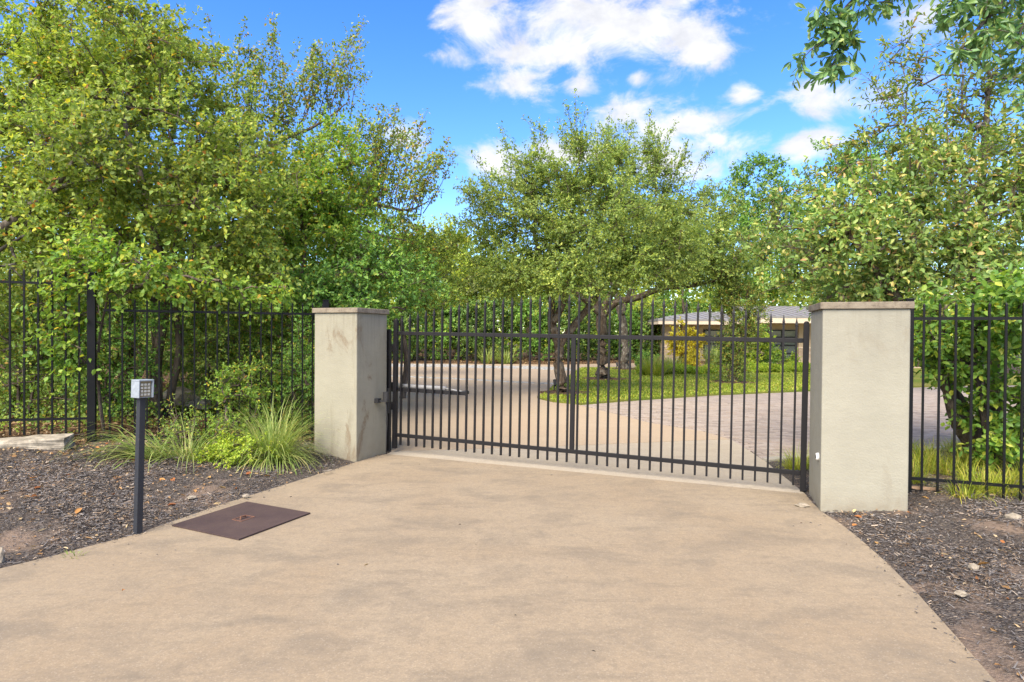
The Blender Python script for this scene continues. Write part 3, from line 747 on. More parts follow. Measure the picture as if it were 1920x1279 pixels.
def pillar(loc, w, h, body, label, ang=UA):
    root = empty('gate_pillar', loc, ang, label, 'pillar')
    b = MB(); 
    n = 10
    b.box(0, w, 0, w, -.15, h - .06)
    b.build('body', body, root, bevel=.012)
    o = .022
    MB().box(-o, w + o, -o, w + o, h - .06, h).build('cap', M['cap'], root, bevel=.006)
    return root
PL = pillar((-1.843 - .924 * .63, 7.286 + .383 * .63, 0), .63, 1.835, M['stucco_l'], 'stained cream stucco pillar left of the gate beside the spiky grass')
PR = pillar((2.716, 5.366, 0), .67, 1.83, M['stucco_r'], 'clean cream stucco pillar right of the gate with pale stone cap', R(-18))
# photo-eye disc on the gate side of the right pillar
t = empty('sensor_disc', (2.716 + .309 * .12 - .951 * .001, 5.366 + .951 * .12 + .309 * .001, .455), R(-18), 'small white round sensor low on right pillar gate side', 'sensor')
MB().tube([(-.022, 0, 0), (0.004, 0, 0)], [.03, .036], 20).build('housing', M['white'], t, flat=False)
MB().tube([(-.026, 0, 0), (-.0215, 0, 0)], [.017, .017], 16).build('lens', M['darkbox'], t, flat=False)
# chips of stone
def rock(name, loc, s, seed, mat, label, rz=0, group=None, cat='stone'):
    o = link(name, rock_mesh(name, *s, seed, mat), None, label=label, cat=cat, group=group); o.location = loc; o.rotation_euler = (0, 0, rz)
rock('stone_chip', (2.62, 5.50, .012), (.062, .03, .022), 3, M['palestone'], 'flat pale stone chip on driveway at foot of right pillar', -.3)
rock('stone', (2.98, 3.93, .05), (.036, .026, .025), 5, M['palestone'], 'rounded white stone in the middle of right mulch bed')
rock('stone', (3.93, 4.78, .125), (.07, .04, .035), 6, M['palestone'], 'flat pale stone at right edge of mulch under fence')
rock('stone', (2.62, 3.55, .04), (.035, .024, .02), 7, M['palestone'], 'small pale stone near driveway edge on right bed')
rock('stone', (-3.36, 4.02, .04), (.03, .03, .065), 8, M['palestone'], 'upright pale stone at left edge beside the driveway')
rock('stone', (-2.45, 5.65, .02), (.032, .022, .02), 9, M['palestone'], 'little white stone on mulch just above the steel plate')
rock('stone', (-2.87, 5.5, .045), (.04, .026, .02), 10, M['palestone'], 'pale pebble on left mulch right of keypad post')
rock('stick', (3.78, 5.62, .14), (.16, .02, .02), 11, M['browndebris'], 'brown stick lying at the foot of the right fence', -.25, cat='stick')
rock('wood_chip', (-1.98, 6.62, .04), (.055, .012, .014), 12, M['palestone'], 'bleached wood chip on mulch below left pillar', .9, cat='wood chip')
import bmesh
def rough_block(sx, sy, sz, seed, cuts=14):
    bm = bmesh.new(); bmesh.ops.create_cube(bm, size=1)
    bmesh.ops.subdivide_edges(bm, edges=bm.edges[:], cuts=cuts, use_grid_fill=True)
    for v in bm.verts:
        c = v.co; f = max(abs(c.x), abs(c.y), abs(c.z)); p = Vector((c.x * sx, c.y * sy, c.z * sz))
        q = np.array([c.x * 2, c.y * 2, c.z * 2]); e = np.sort(np.abs(q))[1]
        k = 1 - .10 * max(0, e - .7) / .3
        nn = float(vnoise(p.x + p.z * 3, p.y + p.z * 2, 4, seed)) * .022 + float(vnoise(p.x * 1.3 + p.z, p.y - p.z * 3, 11, seed + 1)) * .014
        v.co = Vector((p.x * (1 - .01 * e), p.y * k, p.z * k)) + c.normalized() * nn
        v.co.x += -sx / 2; v.co.y += sy / 2; v.co.z += .05
    me = bpy.data.meshes.new('limestone_block'); bm.to_mesh(me); bm.free(); me.materials.append(M['limestone']); me.shade_flat(); return me
lb = link('limestone_block', rough_block(1.7, .3, .26, 5), None, label='long weathered limestone block lying under the left fence', cat='stone block')
lb.location = (-4.74, 6.5, .22); lb.rotation_euler = (.04, -.03, .30)
rock('boulder', (-5.55, 10.2, .42), (.28, .2, .2), 14, M['limestone'], 'pale boulder among leaf litter behind left fence, taller one', .3)
rock('boulder', (-5.0, 9.8, .36), (.25, .16, .1), 15, M['limestone'], 'low flat boulder behind left fence in front of taller boulder', -.2)

# ------------------------------------------------------------------ the gate
GL, GR_ = np.array([-1.505, 7.90]), np.array([2.882, 6.04])
glen = float(np.linalg.norm(GR_ - GL)); gang = math.atan2(*(GR_ - GL)[::-1])
gate = empty('entry_gate', (GL[0], GL[1], .045), gang, 'wide charcoal metal driveway gate with arched row of spear pickets', 'gate')
gate.rotation_euler = (0, R(.55), gang)
pw = .0265
def gbox(name, *a, parent=gate, mat=None, bevel=.004, **k): return MB().box(*a).build(name, mat or M['gate'], parent, bevel=bevel, **k)
for x in (0, glen):
    b = MB().box(x - pw, x + pw, -pw, pw, 0.005, 1.655); b.tube([(x, 0, 1.655), (x, 0, 1.672), (x, 0, 1.68)], [pw * .98, pw * .8, pw * .3], 12)
    b.build('gate_post', M['gate'], gate, bevel=.004)
ZT, ZB = 1.49, .18
gbox('top_rail', pw, glen - pw, -.0125, .0125, ZT - .023, ZT + .023)
gbox('bottom_rail', pw, glen - pw, -.0125, .0125, ZB - .023, ZB + .023)
fm = MB(); fm.box(-.016, .016, -.016, .016, 0, .012); fm.box(-.011, .011, -.011, .011, .0122, .022)
fm.add([(-.014, -.014, .0222), (.014, -.014, .0222), (.014, .014, .0222), (-.014, .014, .0222), (0, 0, .105)], [(0, 1, 4), (1, 2, 4), (2, 3, 4), (3, 0, 4)])
fme = fm.mesh('finial'); fme.materials.append(M['gate'])
NP = 40
for i in range(NP):
    s = (i + .75) / (NP + .5); x = s * glen
    arch = 1.60 + .27 * (1 - (2 * s - 1) ** 2)
    a = .0125
    if abs(x - glen / 2) < .045: x += .05
    a = .0098; p = MB().box(x - a, x + a, -.0145, .0145, .055, arch).build('picket', M['gate'], gate)
    q = bpy.data.objects.new('finial', fme); COL.objects.link(q); q.parent = p; q.location = (x, 0, arch + .0005)
gbox('middle_post', glen / 2 - .026, glen / 2 + .026, -.0155, .0155, ZB + .0235, ZT - .0235)
b = MB().box(.033, 1.0, .0155, .04, .74, .785); b.box(1.0005, 1.012, .0145, .042, .735, .79)
b.build('brace_bar', M['gate'], gate)
for z in (.55, 1.30):
    b = MB().tube([(-.05, .01, z - .05), (-.05, .01, z + .05)], .018, 10); b.box(-.048, -.032, -.02, .03, z - .03, z + .03); b.build('hinge', M['gate'], gate)

# gate operator and hinge post by the left pillar
def gl(x, y, z):     # point in the gate's frame -> world
    c, s_ = cos(gang), sin(gang); return np.array([GL[0] + c * x - s_ * y, GL[1] + s_ * x + c * y, z])
hp = empty('hinge_post', gl(-.105, .02, 0), gang, 'slim dark hinge post between left pillar and gate', 'post')
MB().box(-.024, .024, -.024, .024, -.1, 1.585).build('post', M['gate'], hp, bevel=.003)
MB().box(-.135, -.0245, -.015, .015, 1.535, 1.565).build('top_bracket', M['gate'], hp)
b = MB().tube([(0, -.026, 1.26), (0, -.05, 1.26)], .016, 10); b.tube([(0, -.04, 1.24), (0, -.045, 1.31)], .008, 8); b.box(-.02, .02, -.032, -.0245, 1.2, 1.33); b.build('latch_hook', M['gate'], hp)
b = MB().box(-.05, .03, -.05, -.0246, .50, .82); b.build('side_plate', M['darkbox'], hp)
ac = empty('gate_opener', gl(-.3, .22, .78), gang, 'long silver gate opener arm behind the left end of gate', 'gate opener')
MB().tube([(.12, 0, .06), (.95, -.05, .055)], .028, 14).build('cylinder', M['dull'], ac, flat=False)
MB().tube([(.95, -.05, .055), (1.28, -.16, .03)], .012, 10).build('rod', M['dull'], ac, flat=False)
b = MB().box(1.25, 1.31, -.20, -.10, .005, .045); b.build('arm_bracket', M['darkbox'], ac)
b = MB().box(-.02, .14, -.04, .04, -.02, .10); b.build('rear_bracket', M['darkbox'], ac)
lx = PL.matrix_basis @ Vector((.63, .36, 0))
bx = empty('cable_box', (-1.60, 7.68, .70), UA, 'small grey junction box strapped to gate side of left pillar', 'box')
MB().tube([(.045, -.02, .0), (.045, -.02, .10)], .038, 14).build('housing', M['darkbox'], bx)
MB().box(-.02, .085, -.065, .02, -.022, -.0005).build('bracket', M['darkbox'], bx)
MB().box(-.09, -.021, -.1, -.03, -.035, .02).build('arm', M['darkbox'], bx)
MB().tube([(.045, -.02, -.023), (.05, -.015, -.12), (.05, 0, -.25), (.04, 0, -.42), (.04, .0, -.68)], .007, 8).build('cable', M['darkbox'], bx, flat=False)

# ------------------------------------------------------------------ fences
def fence(name, label, A, B, zt0, zt1, zb0, zb1, top, bot, n, posts, off=.5):
    A = np.array(A); B = np.array(B); L = float(np.linalg.norm(B - A)); an = math.atan2(*(B - A)[::-1])
    root = empty(name, (A[0], A[1], 0), an, label, 'fence')
    for nm, z0, z1 in (('top_rail', zt0, zt1), ('bottom_rail', zb0, zb1)):
        h = .0135
        w = .0085
        MB().add([(0, -w, z0 - h), (0, w, z0 - h), (0, w, z0 + h), (0, -w, z0 + h), (L, -w, z1 - h), (L, w, z1 - h), (L, w, z1 + h), (L, -w, z1 + h)],
                 [(0, 1, 2, 3), (7, 6, 5, 4), (0, 4, 5, 1), (1, 5, 6, 2), (2, 6, 7, 3), (3, 7, 4, 0)]).build(nm, M['fence'], root)
    pmesh = None
    for i in range(n):
        s = (i + off) / n; x = s * L; z0 = zb0 + (zb1 - zb0) * s - bot; z1 = zt0 + (zt1 - zt0) * s + top
        a = .0085
        b = MB().box(x - a, x + a, -.0108, .0108, z0, z1)
        b.add([(x - a, -.0108, z1 + .0003), (x + a, -.0108, z1 + .0003), (x + a, .0108, z1 + .0003), (x - a, .0108, z1 + .0003), (x, 0, z1 + .025)], [(0, 1, 4), (1, 2, 4), (2, 3, 4), (3, 0, 4)])
        b.build('picket', M['fence'], root)
    for (x, z0, z1, w) in posts:
        b = MB().box(x - w, x + w, -w, w, z0, z1); b.box(x - w - .006, x + w + .006, -w - .006, w + .006, z1 + .0005, z1 + .014)
        b.build('post', M['fence'], root, bevel=.003)
    return root
fence('picket_fence', 'tall black picket fence at far left, stepped above its neighbour', (-6.45, 6.27), (-4.83, 6.975), 2.07, 2.06, .58, .54, .13, .17, 14, [(1.81, .0, 2.19, .040)], .4)
fence('picket_fence', 'black picket fence between the tall post and left pillar', (-4.69, 7.04), (-2.42, 8.04), 1.775, 1.775, .31, .20, .12, .1, 20, [(2.46, -.05, 1.95, .035)])
fence('picket_fence', 'black picket fence right of the clean pillar before broad leaved bush', (3.665, 5.62), (6.6, 4.43), 1.70, 1.70, .235, .25, .12, .12, 26, [(-.02, -.05, 1.87, .03)], .75)

# ------------------------------------------------------------------ keypad on its post, steel plate
kp = empty('keypad_stand', (-2.83, 4.64, 0), R(62), 'entry keypad in pale grey hood on slim dark post by driveway', 'keypad')
kp.rotation_euler = (0, R(1.4), R(62))
MB().box(-.0235, .0235, -.0235, .0235, -.1, 1.03).build('post', M['keypost'], kp, bevel=.004)
h = MB(); w, d0, d1 = .058, -.065, .035
# hood: top, two sides, back, floor - open to the front
h.box(-w, w, d0, d1, 1.156, 1.168); h.box(-w, -w + .01, d0, d1, 1.031, 1.1555); h.box(w - .01, w, d0, d1, 1.031, 1.1555); h.box(-w + .0105, w - .0105, d1 - .012, d1, 1.031, 1.1555); h.box(-w + .0105, w - .0105, d0 + .02, d1 - .0125, 1.031, 1.038)
h.build('hood', M['hood'], kp, bevel=.003)
pn = MB().box(-.047, .047, -.042, .02, 1.0385, 1.155).build('panel', M['hood_in'], kp)
bm_ = MB().box(-.0095, .0095, -.006, .003, -.0085, .0085).mesh('button'); bm_.materials.append(M['button'])
for r in range(4):
    for c in range(3):
        q = bpy.data.objects.new('button', bm_); COL.objects.link(q); q.parent = pn; q.location = (-.026 + c * .026, -.0455, 1.056 + r * .025)

PLT = [(-2.668, 4.813), (-2.37, 5.493), (-1.693, 5.166), (-1.995, 4.49)]
cp = empty('cover_plate', (-2.18, 4.99, 0), 0, 'rusty dark steel plate lying flat on driveway near keypad', 'metal plate')
pl = MB().prism([(x + 2.18, y - 4.99) for x, y in PLT], .003, .013); pl.build('plate', M['rust'], cp)
ax = Vector((-.297, -.68)).normalized(); bx_ = Vector((.677, -.327)).normalized()
def pq(u, v): return (ax.x * u + bx_.x * v + .0, ax.y * u + bx_.y * v)
fr = MB()
for (u0, u1, v0, v1) in ((-.07, .07, -.055, -.047), (-.07, .07, .047, .055), (-.07, -.062, -.0468, .0468), (.062, .07, -.0468, .0468)):
    fr.prism([pq(u0, v0), pq(u1, v0), pq(u1, v1), pq(u0, v1)], .0135, .0165)
fr.build('handle_frame', M['rust2'], cp)
kn = MB().tube([(*pq(-.02, 0), .0135), (*pq(-.02, 0), .03), (*pq(.03, 0), .034), (*pq(.03, 0), .0135)], .008, 8); kn.build('lift_handle', M['rust2'], cp)

# ------------------------------------------------------------------ house beyond the lawn
def wallmat():
    m, t = newmat('house_stucco'); v = objc(t)
    c = mixc(t, mapr(t, noise(t, v, 1.2, 4), .35, .65, 0, 1), (.50, .40, .27), (.45, .36, .245)); finish(t, c, .9, noise(t, v, 30, 3), .2, .01, .2); return m
M['hwall'] = wallmat()
M['hstone'] = leafmat('house_stone', [(0, (.36, .28, .2)), (.5, (.45, .36, .26)), (1, (.52, .43, .33))], 0, .9, .2, src='object')
M['fascia'] = simple('fascia_paint', (.62, .52, .40), .7)
M['roof'] = simple('standing_seam_metal', (.26, .25, .255), .5, .4, .2, .08, 3, .02)
M['hframe'] = simple('window_frame_black', (.012, .012, .014), .4)
def glassmat():
    m, t = newmat('dark_window_glass'); finish(t, (.09, .11, .11), .08, None, spec=.6); return m
M['glass'] = glassmat()
hs_ = empty('house', (12, 34, 0), 0, 'low tan house with grey metal roof behind the lawn', 'house')
def hb(mb, name, mat, parent=hs_, **k):
    mb.V = [v - np.array([12, 34, 0]) for v in mb.V]; return mb.build(name, mat, parent, **k)
w1 = MB(); w1.box(9.55, 12.9, 34.6, 34.9, -.1, 2.3); w1.box(8.45, 9.25, 33.95, 34.5, -.1, 2.3); w1.box(9.3, 9.6, 36.0, 36.2, -.1, 2.3); w1.box(8.6, 8.9, 34.9, 40, -.1, 2.3)
wall1 = hb(w1, 'wall', M['hwall'])
w2 = MB(); w2.box(12.905, 20, 32.5, 32.8, -.1, 2.4); w2.box(12.9, 13.2, 32.81, 39, -.1, 2.4); w2.box(15.08, 15.72, 32.25, 32.495, -.1, 2.4)
wall2 = hb(w2, 'wall', M['hwall'])
smesh = MB().box(-.5, .5, 0, 1, 0, 1).mesh('stone'); smesh.materials.append(M['hstone'])
rng = np.random.default_rng(3)
def stones(parent, x0, x1, y, z1, dep=.04):
    z = 0.0
    while z < z1 - .02:
        hgt = .15; x = x0
        while x < x1 - .02:
            ww = min(rng.uniform(.3, .65), x1 - x)
            if x1 - x - ww < .2: ww = x1 - x
            q = bpy.data.objects.new('stone', smesh); COL.objects.link(q); q.parent = parent
            q.location = (x + ww / 2 - 12, y - dep - rng.random() * .02 - 34, z); q.scale = (ww - .012, dep + .01, hgt - .012); x += ww
        z += hgt
stones(wall1, 8.45, 9.25, 33.95, .9); stones(wall1, 9.55, 10.75, 34.6, .9); stones(wall2, 15.06, 15.74, 32.25, .9); stones(wall2, 15.78, 17.4, 32.5, .9)
hb(MB().box(8.42, 9.28, 33.87, 34.5, .9, .96).box(9.52, 10.75, 34.52, 34.599, .9, .96).box(15.04, 15.76, 32.17, 32.49, .9, .96).box(15.78, 17.5, 32.42, 32.499, .9, .96), 'stone_ledge', M['fascia'])
def window(x0, x1, y, z0, z1, verts, horis):
    f = MB(); e = .06
    f.box(x0, x1, y - .06, y - .005, z0, z0 + e); f.box(x0, x1, y - .06, y - .005, z1 - e, z1); f.box(x0, x0 + e, y - .06, y - .005, z0 + e + .001, z1 - e - .001); f.box(x1 - e, x1, y - .06, y - .005, z0 + e + .001, z1 - e - .001)
    for v in verts: f.box(v - .03, v + .03, y - .055, y - .006, z0 + e + .001, z1 - e - .001)
    for hh in horis: f.box(x0 + e + .001, x1 - e - .001, y - .062, y - .008, hh - .035, hh + .035)
    fo = hb(f, 'window', M['hframe'])
    xs = [x0 + e] + list(verts) + [x1 - e]
    zs = [z0 + e] + list(horis) + [z1 - e]
    for i in range(len(xs) - 1):
        for j in range(len(zs) - 1):
            hb(MB().box(xs[i] + .002, xs[i + 1] - .002, y - .03, y - .012, zs[j] + .002, zs[j + 1] - .002), 'pane', M['glass'], fo)
window(10.8, 12.7, 34.6, .3, 1.87, [11.75], [.68, 1.08, 1.48])
window(13.5, 15.05, 32.5, .2, 1.87, [14.28], [.62, 1.05, 1.48])
# roofs: hip on the left, shed slopes, with ribs
def roofslab(pts, name='roof'):
    pts = [np.array(p, float) for p in pts]; n = len(pts)
    v = pts + [p - np.array([0, 0, .1]) for p in pts]
    m = MB(); m.add(v, [(i, n + i, n + (i + 1) % n, (i + 1) % n) for i in range(n)]); m.F.append(np.array([list(range(n))])); m.F.append(np.array([list(range(2 * n - 1, n - 1, -1))]))
    return hb(m, name, M['roof'])
r1 = roofslab([(7.9, 33.2, 2.42), (12.9, 33.2, 2.44), (12.9, 38.2, 3.0), (11.6, 38.2, 3.0)])
r1b = roofslab([(7.9, 33.2, 2.42), (11.6, 38.2, 3.0), (11.6, 41, 3.0), (7.9, 43, 2.42)])
r2 = roofslab([(12.6, 31.1, 2.56), (21, 31.1, 2.56), (21, 36.2, 3.3), (12.95, 36.2, 3.3)])
for i in range(11):
    x = 8.3 + i * .45
    top = 38.2 if x > 11.6 else 33.2 + (x - 7.9) / 3.7 * 5
    z0 = 2.43; z1 = 2.43 + (top - 33.2) * .115
    hb(MB().tube([(x, 33.2, z0 + .02), (x, top, z1 + .02)], .018, 4), 'seam', M['roof'], r1)
for i in range(18):
    x = 12.9 + i * .45
    hb(MB().tube([(x, 31.1, 2.58), (x, 36.2, 3.32)], .018, 4), 'seam', M['roof'], r2)
hb(MB().box(7.92, 12.59, 33.21, 33.3, 2.14, 2.33).box(7.92, 8.0, 33.31, 42, 2.14, 2.32), 'fascia', M['fascia'])
hb(MB().box(12.62, 20.9, 31.11, 31.2, 2.2, 2.455).box(12.62, 12.7, 31.21, 34, 2.2, 2.45), 'fascia', M['fascia'])
hb(MB().box(8.02, 12.58, 33.31, 36, 2.3005, 2.315).box(12.71, 20.9, 31.21, 33, 2.4005, 2.42), 'soffit', M['hwall'])

# ------------------------------------------------------------------ trees of the middle ground: live oaks
def Z(x, y): return hz(x, y)
OAK = (RHOMB, .078, .04)
tree('oak_tree', 'live oak with forked pale trunk nearest the gate centre post', 'tree', (1.33, 15.94, .02),
     [[(1.36, 15.94, -.05, .22), (1.33, 15.94, .15, .16), (1.24, 15.95, .8, .14), (1.2, 15.95, 1.35, .13), (1.0, 15.9, 1.9, .10), (1.0, 15.8, 2.5, .08), (.75, 15.8, 3.3, .07), (.5, 15.9, 4.4, .03)],
      [(1.2, 15.95, 1.25, .11), (1.45, 15.9, 1.55, .10), (1.9, 15.8, 2.15, .085), (2.25, 15.8, 2.7, .07), (2.7, 15.7, 3.6, .06), (2.9, 15.7, 4.8, .03)],
      [(1.05, 15.9, 1.8, .10), (1.3, 15.7, 2.35, .085), (1.45, 15.7, 3.2, .06), (1.5, 15.6, 4.6, .03)]],
     [(.3, 15.8, 4.2, 1.7, 1.6, 1.5, 120), (1.9, 15.6, 4.7, 1.9, 1.8, 1.6, 140), (1.3, 15.8, 5.7, 1.7, 1.5, 1.0, 75), (3.2, 15.4, 3.9, 1.5, 1.5, 1.2, 90), (-.4, 15.8, 4.7, .9, 1.1, 1.2, 45), (1.6, 14.9, 3.5, 2.0, 1.0, .8, 80), (.0, 15.6, 3.1, 1.1, 1.0, .6, 40), (4.2, 15.6, 4.2, .8, 1, .8, 30), (1.2, 14.7, 2.95, 1.9, .7, .5, 60), (3.5, 15.0, 3.2, 1.2, .8, .55, 42)],
     OAK, M['lf_oak'], M['bark_oak'], (9, .5, 15), up=.3, seed=11, shell=.35, group='live oaks on the lawn',
     shoots=[((1.6, 15.6, 6.0), (1.55, 15.6, 7.75), 40), ((1.8, 15.6, 6.0), (1.85, 15.6, 7.2), 30), ((1.2, 15.6, 6.0), (1.15, 15.6, 7.0), 26), ((.2, 15.7, 5.3), (-.3, 15.7, 6.8), 26), ((2.6, 15.6, 5.8), (3.0, 15.5, 6.9), 30), ((0, 15.7, 5.3), (-.2, 15.7, 6.4), 22),
             ((2.2, 15.6, 6), (2.4, 15.6, 6.9), 24), ((.7, 15.7, 6), (.5, 15.7, 6.7), 22), ((-.7, 15.8, 5.2), (-1.1, 15.8, 6.2), 24), ((-.8, 15.8, 4.6), (-1.4, 15.8, 5.3), 24), ((1.5, 15.6, 6.3), (1.3, 15.5, 7.3), 25)])
tree('oak_tree', 'straight trunked live oak with long low limb reaching right', 'tree', (3.116, 20.99, .02),
     [[(3.13, 21, -.05, .31), (3.12, 21, .2, .23), (3.1, 21, 1.0, .19), (3.05, 21, 2.2, .185), (2.7, 20.9, 3.1, .13), (2.4, 20.8, 4.6, .08), (2.2, 20.7, 6.4, .03)],
      [(3.05, 21, 2.1, .15), (3.5, 20.9, 2.65, .125), (4.2, 20.6, 2.8, .11), (5.0, 20.3, 3.1, .10), (6.0, 20.1, 3.2, .075), (7.2, 20, 3.5, .04)],
      [(3.05, 21, 2.2, .14), (3.5, 20.8, 3.2, .11), (4.2, 20.6, 4.4, .08), (4.8, 20.4, 6.0, .03)],
      [(3.05, 21, 2.2, .10), (2.3, 20.6, 2.8, .09), (1.6, 20.4, 3.2, .06), (.9, 20.2, 3.9, .03)]],
     [(3.4, 20.6, 6.6, 2.4, 1.9, 1.7, 130), (5.6, 20.2, 5.0, 2.0, 1.8, 1.6, 125), (6.6, 20, 4.4, 1.6, 1.6, 1.3, 80), (4.4, 20.3, 7.0, 1.7, 1.6, 1.1, 50), (2.3, 20.6, 5.0, 2.0, 1.6, 1.5, 70), (5.4, 19.6, 3.9, 2.0, 1.0, .7, 45)],
     (RHOMB, .088, .046), M['lf_oak'], M['bark_oak'], (9, .55, 14), up=.3, seed=12, shell=.35, group='live oaks on the lawn',
     shoots=[((4.4, 20.3, 7.4), (4.5, 20.3, 8.9), 36), ((5.0, 20.3, 7.2), (5.4, 20.3, 8.6), 34), ((5.8, 20.2, 6.2), (6.5, 20.2, 7.6), 34), ((3.2, 20.5, 7.6), (3.2, 20.5, 8.9), 30), ((4, 20.4, 7.4), (3.9, 20.4, 8.7), 30), ((6.8, 20, 5.4), (7.3, 20, 6.6), 26)])
tree('oak_tree', 'slender pale trunked live oak farthest back on the lawn', 'tree', (5.04, 27.28, .02),
     [[(5.05, 27.28, -.05, .3), (5.03, 27.28, .2, .22), (4.98, 27.28, 1.6, .18), (4.7, 27.2, 3.0, .15), (4.2, 27.1, 4.6, .07), (3.9, 27, 6.5, .03)],
      [(4.85, 27.2, 2.4, .12), (5.2, 27, 3.6, .09), (5.9, 26.8, 5.4, .03)]],
     [(4.6, 27, 5.6, 2.4, 1.8, 2.0, 90), (6.4, 26.8, 5.0, 1.8, 1.5, 1.5, 50), (8.2, 26.8, 4.8, 1.5, 1.4, 1.2, 40)],
     (RHOMB, .12, .06), M['lf_oak'], M['bark_grey'], (8, .6, 12), seed=13, group='live oaks on the lawn')
tree('small_tree', 'feathery multi stemmed small tree on the lawn before the house', 'tree', (7.13, 19.96, .02),
     [[(7.13 + dx * .3, 19.96, -.02, .045), (7.13 + dx * .6, 19.96, .7, .035), (7.13 + dx, 19.95 + dy, 1.9, .025), (7.13 + dx * 1.3, 19.9 + dy, 3.0, .01)] for dx, dy in ((-.25, 0), (.1, .1), (.35, -.1), (-.05, -.15), (.55, .1))],
     [(7.1, 19.9, .55, .55, .5, .5, 40), (7.2, 19.9, 1.6, .65, .55, .8, 55), (7.3, 19.9, 2.7, .8, .6, .8, 55), (7.8, 19.8, 1.9, .5, .5, .7, 26), (6.9, 19.9, 3.3, .8, .6, .6, 34)],
     (RHOMB, .085, .03), M['lf_airy'], M['bark'], (7, .35, 11), up=.4, seed=14)

# ------------------------------------------------------------------ planting by the house
def bush(name, label, c, r, n, leaf, lm, tw, seed, cat='shrub', group=None, stem=None, bark='bark', **kw):
    x, y, z = c
    st = [[(x + a, y + b, z - .05, .02 + .01 * r[2]), (x + a * 2, y + b * 2, z + r[2] * .6, .012)] for a, b in ((0, 0), (.08 * r[0], .05), (-.1 * r[0], .03))] if stem is None else stem
    return tree(name, label, cat, (x, y, z), st, [(x, y, z + r[2], r[0], r[1], r[2], n)], leaf, lm, M[bark], tw, seed=seed, group=group, minz=z + .03, parts=('stem', 'branches', 'foliage'), **kw)
bush('golden_shrub', 'tall golden yellow shrub against the house wall', (8.9, 31.6, .02), (.85, .6, 1.05), 75, (RHOMB, .13, .085), M['lf_gold'], (6, .4, 8), 31, shell=.5)
bush('golden_shrub', 'low orange tinged shrub under the golden shrub', (8.35, 28.3, .02), (.45, .4, .35), 26, (RHOMB, .11, .05), M['lf_gold'], (6, .3, 9), 32)
bush('leafy_shrub', 'bright green shrub under left house window', (10.9, 30.6, .02), (.7, .5, .42), 36, (RHOMB, .13, .07), M['lf_lime'], (6, .35, 9), 33)
bush('leafy_shrub', 'tall bright green shrub between the two house windows', (11.4, 29.0, .02), (.75, .55, 1.0), 60, (RHOMB, .12, .065), M['lf_lime'], (6, .35, 9), 34)
bush('leafy_shrub', 'dark green shrub left of right house window', (12.0, 29.6, .02), (.5, .5, .95), 45, (RHOMB, .12, .06), M['lf_deep'], (6, .35, 9), 35)
bush('leafy_shrub', 'low mid green shrub at right house window foot', (13.4, 30.2, .02), (.9, .5, .4), 40, (RHOMB, .12, .06), M['lf_mid'], (6, .3, 9), 36)
bush('leafy_shrub', 'dark round shrub just right of farthest oak', (6.0, 27.6, .02), (.5, .45, .4), 30, (RHOMB, .11, .05), M['lf_deep'], (6, .3, 9), 37)
def grass_clump(name, label, c, r, n, H, lean, wid, mat, seed, seg=4, droop=.7, az=None, cat='grass clump', group=None):
    rng = np.random.default_rng(seed); root = empty(name, c, 0, label, cat, group)
    a = rng.random(n) * 2 * pi; rr = r * np.sqrt(rng.random(n))
    P = np.stack([rr * np.cos(a), rr * np.sin(a), np.zeros(n) - .01], 1)
    azz = a + rng.normal(size=n) * .5 if az is None else az[0] + rng.normal(size=n) * az[1]
    mb = MB(); blades(mb, P, H * (.55 + .55 * rng.random(n)), lean[0] + (lean[1] - lean[0]) * rng.random(n), wid * (.6 + .6 * rng.random(n)), rng, seg, droop, azz)
    mb.build('blades', mat, root, flat=False, kind='stuff')
    return root
grass_clump('grass_clump', 'feathery tan green ornamental grass beside rear oak', (5.35, 23.0, .03), .35, 420, .95, (.1, .9), .009, M['sedge'], 41)
grass_clump('grass_clump', 'taller green ornamental grass behind the tan one', (5.9, 25.5, .03), .4, 380, .8, (.1, .8), .011, M['blade'], 42)
grass_clump('grass_clump', 'dark strappy clump left of golden shrub', (7.4, 28.2, .03), .35, 300, .8, (.2, 1.0), .014, M['blade'], 43)
grass_clump('grass_clump', 'upright green blades right of golden shrub', (9.6, 29.0, .03), .4, 300, 1.3, (.05, .6), .016, M['blade'], 44)
grass_clump('grass_clump', 'spiky clump at far drive edge, left one', (-1.25, 31.9, .0), .3, 130, 1.25, (.1, .9), .025, M['blade'], 45)
grass_clump('grass_clump', 'spiky clump at far drive edge, right one', (-.3, 31.9, .0), .35, 150, 1.15, (.1, 1.0), .025, M['blade'], 46)
# lime ground cover
rng = np.random.default_rng(51); n = 26000
u = rng.random(n); x = 4.9 + u * 9.0; y = 23.2 + u * 3.1 + rng.random(n) * (1.0 + u * 1.2)
P = np.stack([x, y, .04 + (rng.random(n) ** .7) * (.2 + .08 * np.sin(x * 3.1) + .06 * np.sin(x * 7 + y * 3))], 1)
mb = MB(); leaves_into(mb, P, rng.normal(size=(n, 3)) + np.array([0, 0, .8]), rng.normal(size=(n, 3)) * .8 + np.array([0, -.3, .8]), .07 + .06 * rng.random(n), .03 + .02 * rng.random(n), RHOMB)
mb.build('ground_cover', M['lf_lime'], flat=False, kind='stuff', label='bright lime ground cover strip along the back of lawn', cat='ground cover')
# path lights
def light(loc, label):
    t = empty('garden_light', loc, .4, label, 'garden light')
    MB().tube([(0, 0, -.05), (0, 0, .12)], .018, 8).build('stake', M['darkbox'], t)
    MB().tube([(0, -.05, .13), (.04, .05, .27)], [.035, .05], 10).build('lamp_head', M['darkbox'], t)
light((1.14, 16.4, .04), 'small black spotlight at lawn tip left of nearest oak')
light((4.62, 27.0, .04), 'small black spotlight on lawn left of farthest oak')

